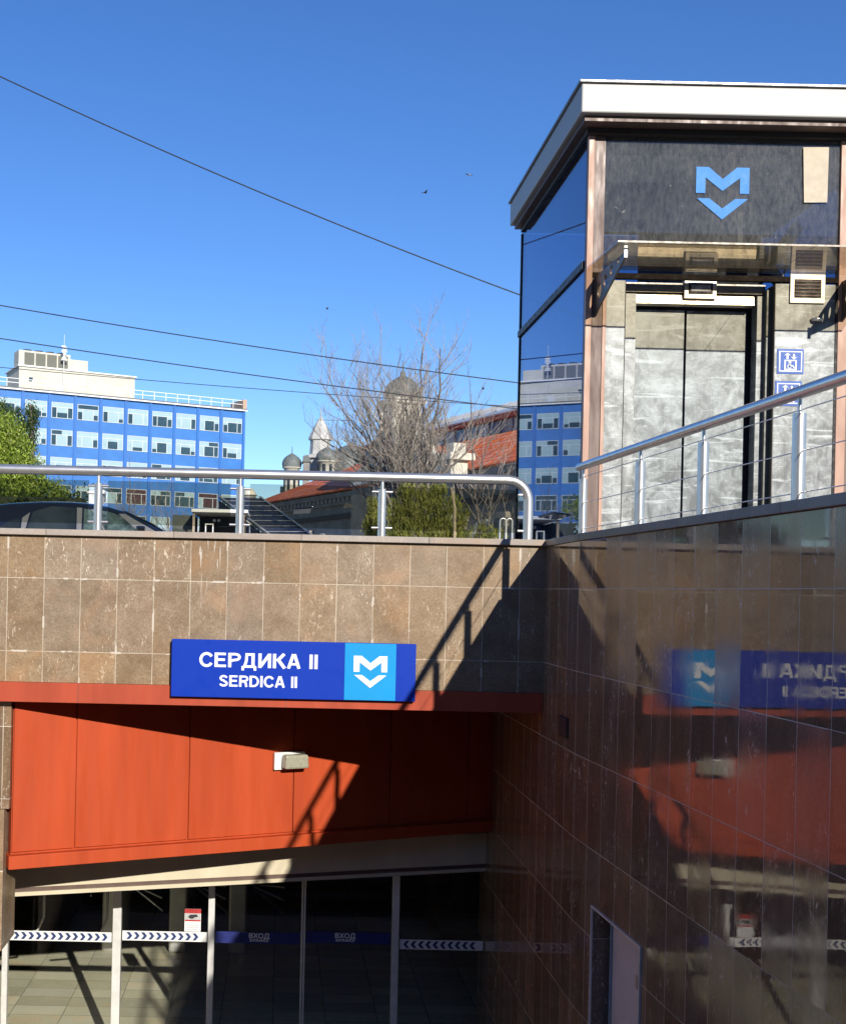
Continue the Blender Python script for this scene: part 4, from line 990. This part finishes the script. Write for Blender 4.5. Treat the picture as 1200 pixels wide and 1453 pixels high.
# ------------------------------------------------------------------ black car on the plaza
CARP = simple('black_car_paint', (.012, .013, .016), .12, var=.02, coat=1.0, spec=.6)
CGLS = glassmat('car_glass', (.25, .28, .28), 1.55, base=.12)
CTRIM = simple('dark_grey_trim', (.17, .17, .175), .35, var=.05)
cx, cyy = at(130, 713, 20.4).x-2.05, 20.4
car = thing('parked_car', 'black hatchback car parked behind the railing at the left', 'car', (cx+2.2, cyy, PZ))
prof = [(0, .62), (.04, .86), (.14, 1.02), (.36, 1.33), (.42, 1.385), (.8, 1.435), (1.3, 1.47), (1.8, 1.475), (2.3, 1.44), (2.7, 1.33), (3.1, 1.15), (3.42, .985), (3.7, .93), (4.05, .86), (4.3, .74), (4.4, .58)]
def ztop(x):
    for (a, b), (c, d_) in zip(prof, prof[1:]):
        if a <= x <= c: return b+(d_-b)*(x-a)/(c-a)
    return prof[-1][1]
stns = sorted(set([p[0] for p in prof]+[4.4*k/44 for k in range(45)]))
bodyv = MB(); rows = []
for x in stns:
    zt = ztop(x); e = min(1, min(x, 4.4-x)/.35+.55) if min(x, 4.4-x) < .16 else 1
    e = 1-.22*max(0, 1-min(x, 4.4-x)/.5)**2
    belt = min(.93, zt-.03)
    half = [(.70*e, .22), (.80*e, .32), (.875*e, .55), (.88*e, .75), (.86*e, belt)]
    tt = max(0, (zt-.96)/.5)
    half += [((.86-.20*tt)*e if zt > .97 else .80*e, max(belt+.005, zt-.075)), ((.80-.22*tt)*e, zt-.03), ((.55-.12*tt)*e, zt-.005), (0, zt)]
    ring = [(cx+x, cyy-a, b+PZ) for a, b in half]+[(cx+x, cyy+a, b+PZ) for a, b in half[-2::-1]]
    rows.append(ring)
nv = len(rows[0]); vs = [p for r0_ in rows for p in r0_]
fs = [(i*nv+k, i*nv+k+1, (i+1)*nv+k+1, (i+1)*nv+k) for i in range(len(rows)-1) for k in range(nv-1)]+[(i*nv+nv-1, i*nv, (i+1)*nv, (i+1)*nv+nv-1) for i in range(len(rows)-1)]
fs += [list(range(nv)), list(range(len(vs)-1, len(vs)-nv-1, -1))]
bodyv.add(vs, fs, True); bodyv.build('body', CARP, car)
def sidepane(poly, name='window', off=.008, mat=CGLS):
    for sgn in (-1, 1):
        vv = []
        for x, z in poly:
            zt = ztop(x); tt = max(0, (zt-.96)/.5); lo_, hi_ = .93, zt-.075
            f = 0 if hi_ <= lo_ else max(0, min(1, (z-lo_)/(hi_-lo_)))
            hw = .86+(-.20*tt)*f
            vv.append((cx+x, cyy+sgn*(hw+off), z+PZ))
        MB().add(vv, [list(range(len(vv)))]).build(name, mat, car, solid=.004)
sidepane([(.62, .96), (1.0, .96), (1.0, 1.14), (.86, 1.12)], 'quarter_window', mat=CARPANE)
sidepane([(1.13, .96), (1.93, .96), (1.90, 1.35), (1.5, 1.37), (1.2, 1.27)], mat=CARPANE)
sidepane([(2.06, .96), (3.12, .97), (2.75, 1.19), (2.45, 1.30), (2.04, 1.34)], mat=CARPANE2)
sidepane([(1.03, .95), (1.10, .95), (1.15, 1.26), (1.03, 1.16)], 'pillar_trim', .010, CTRIM)
sidepane([(1.95, .95), (2.03, .95), (2.01, 1.35), (1.92, 1.36)], 'pillar_trim', .010, CTRIM)
sidepane([(2.40, .97), (2.43, .97), (2.20, 1.33), (2.16, 1.335)], 'pillar_trim', .012, CTRIM)
sidepane([(3.0, .95), (3.30, .955), (2.72, 1.27), (2.62, 1.265)], 'windscreen_pillar', .012, CTRIM)
MB().add([(cx+2.66, cyy-.55, ztop(2.66)+.012+PZ), (cx+3.36, cyy-.70, ztop(3.36)+.012+PZ), (cx+3.36, cyy+.70, ztop(3.36)+.012+PZ), (cx+2.66, cyy+.55, ztop(2.66)+.012+PZ)], [(0,1,2,3)]).build('windscreen', CARPANE, car, solid=.006)
MB().add([(cx+.15, cyy-.66, 1.03+PZ), (cx+.345, cyy-.58, 1.305+PZ), (cx+.345, cyy+.58, 1.305+PZ), (cx+.15, cyy+.66, 1.03+PZ)], [(0,1,2,3)]).build('rear_window', CARPANE, car, solid=-.012)
MB().prism([(.16, 1.36), (.46, 1.385), (.5, 1.42), (.2, 1.385)], cyy-.6, cyy+.6).build('roof_spoiler', CARP, car, bevel=.008)
car.children[-1].location.x += cx
for v in car.children[-1].data.vertices: v.co.z += 0
MB().prism([(1.02, 1.44), (1.25, 1.455), (1.12, 1.53), (1.05, 1.535)], cyy-.02, cyy+.02).build('roof_fin', BLACK, car); car.children[-1].location.x += cx
for x in (.85, 3.55):
    for sgn in (-1, 1):
        wv = MB().lathe([(.20, -.1), (.31, -.1), (.325, -.06), (.325, .06), (.31, .1), (.20, .1)], (0, 0, 0), 24)
        for v in wv.v: v.y, v.z = v.z, v.y
        for v in wv.v: v.x += cx+x; v.y += cyy+sgn*.80; v.z += .325+PZ
        wh = wv.build('wheel', BLACK, car)
        rv_ = MB().lathe([(.0, -.04), (.19, -.05), (.205, .0), (.19, .05), (0, .04)], (0, 0, 0), 20)
        for v in rv_.v: v.y, v.z = v.z, v.y
        for v in rv_.v: v.x += cx+x; v.y += cyy+sgn*.86; v.z += .325+PZ
        rv_.build('rim', ALU, wh)
for sgn in (-1, 1):
    MB().box(cx+4.22, cx+4.38, cyy+sgn*.55-.18, cyy+sgn*.55+.18, .60+PZ, .74+PZ).build('headlight', WFRAME, car, bevel=.03)
    MB().box(cx+.02, cx+.12, cyy+sgn*.62-.14, cyy+sgn*.62+.14, .80+PZ, .95+PZ).build('tail_light', REDS, car, bevel=.02)
    MB().box(cx+2.95, cx+3.1, cyy+sgn*.98-.1, cyy+sgn*.98+.1, .93+PZ, 1.06+PZ).build('wing_mirror', CARP, car, bevel=.03)

# ------------------------------------------------------------------ kiosk, panelled roof, lantern pavilion, bike stand
ky = 32.; a_, b_ = at(272, 722, ky), at(336, 727, ky)
kk = thing('flat_roof_kiosk', 'small kiosk with flat white slab roof left of the third rail post', 'kiosk', ((a_.x+b_.x)/2, ky+.8, PZ))
MB().box(a_.x, b_.x+.3, ky-.1, ky+2.2, b_.z-.02, a_.z).build('roof', WHITE, kk, bevel=.01)
pr = MB().add([(a_.x-.45, ky+2.2, a_.z-.02), (a_.x-.006, ky+2.2, a_.z-.02), (a_.x-.006, ky-.1, a_.z-.02), (a_.x-.006, ky-.1, b_.z-.12), (a_.x-.45, ky+2.2, b_.z-.02)], [(0,1,2,3,4)]); 
MB().box(a_.x+.03, a_.x+.09, ky, ky+.06, PZ, b_.z-.025).build('post', simple('tan_post', (.4, .32, .24), .7), kk)
MB().box(b_.x+.15, b_.x+.21, ky, ky+.06, PZ, b_.z-.025).build('post', MATS['tan_post'], kk)
MB().box(a_.x+.1, b_.x+.2, ky+1.6, ky+1.7, PZ, b_.z-.03).build('rear_wall', DARKIN, kk)
MB().box(a_.x-.6, a_.x+.02, ky+.9, ky+2.1, PZ, b_.z-.05).build('side_wall', simple('dark_green', (.06, .07, .055), .6), kk)
wx0, wx1 = at(290, 745, ky).x, at(302, 745, ky).x; wz0, wz1 = at(296, 757, ky).z, at(296, 742, ky).z
m = MB().box(wx0, wx1, ky+.3, ky+.34, wz1-.03, wz1).box(wx0, wx0+.03, ky+.3, ky+.34, PZ, wz1-.03).box(wx1-.03, wx1, ky+.3, ky+.34, PZ, wz1-.03); m.build('white_hatch', WHITE, kk)
for px in (302.5, 309):
    c = at(px, 737, ky); MB().lathe([(0, -.045), (.032, -.032), (.045, 0), (.032, .032), (0, .045)], (c.x, ky+.5, c.z), 12).build('round_lamp', WHITE, kk)
tl, trr, br_, bl_ = at(311, 708, 38), at(369, 709, 38), at(440, 762, 33), at(381, 762, 33)
so_ = thing('sloping_panel_roof', 'dark sloping panelled roof with pale seams between the kiosk and the red roofed hall', 'roof', ((tl.x+br_.x)/2, 35.5, PZ))
ext = .35
bl2, br2 = bl_+(bl_-tl)*ext, br_+(br_-trr)*ext
MB().add([tl, trr, br2, bl2], [(0,1,2,3)]).build('dark_panels', simple('dark_solar_glass', (.045, .05, .06), .5, var=.3, scale=1.5, spec=.3), so_, solid=.05)
m = MB(); nrm = (trr-tl).cross(bl2-tl).normalized(); nrm = nrm if nrm.z > 0 else -nrm
for k in range(11):
    t = k/10; p, q = tl.lerp(bl2, t)+nrm*.09, trr.lerp(br2, t)+nrm*.09; m.tube([p, q], .009, 6)
m.tube([tl+nrm*.09, bl2+nrm*.09], .035, 6).tube([trr+nrm*.09, br2+nrm*.09], .035, 6)
m.build('seams', simple('pale_seam', (.34, .34, .33), .5), so_)
m = MB()
for p in (tl, trr, tl.lerp(bl2, .5), trr.lerp(br2, .5)): m.tube([(p.x, p.y, PZ), (p.x, p.y, p.z-.06)], .05, 8)
m.build('legs', ALU, so_)
MB().add([tl+Vector((0, 0, -.06)), bl2+Vector((0, 0, -.06)), (bl2.x, bl2.y, PZ), (tl.x, tl.y, PZ)], [(0,1,2,3)]).build('side_cheek', DARKIN, so_, solid=.03)
lp = at(137, 714, 45); ltz = at(137, 695, 45).z
ln = thing('white_lantern_stall', 'small white lantern shaped stall just behind the first rail post', 'stall', (lp.x, 45, PZ))
sx = 12*45/F
MB().box(lp.x-sx*.8, lp.x+sx*.8, 45-sx*.8, 45+sx*.8, PZ, lp.z+.35).build('walls', simple('pale_stall', (.6, .62, .6), .6), ln)
MB().box(lp.x-sx, lp.x+sx, 45-sx, 45+sx, lp.z+.352, lp.z+.43).build('eaves', WHITE, ln)
MB().lathe([(sx*1.2, 0), (sx*.35, .16), (0, .2)], (lp.x, 45, lp.z+.432), 4, False).build('roof', WHITE, ln)
for i, px in enumerate((713, 722)):
    c = at(px, 760, 20); r0_ = .05
    tag(MB().tube([(c.x-r0_, 20, PZ), (c.x-r0_, 20, 1.25)]+[(c.x+r0_*math.cos(R(180-22.5*k)), 20, 1.25+r0_*math.sin(R(180-22.5*k))) for k in range(1, 9)]+[(c.x+r0_, 20, PZ)], .017, 8).build('bike_stand', STEEL), 'inverted U steel bike stand before the arches near the lift, '+('left one' if i == 0 else 'right one'), 'bike stand')
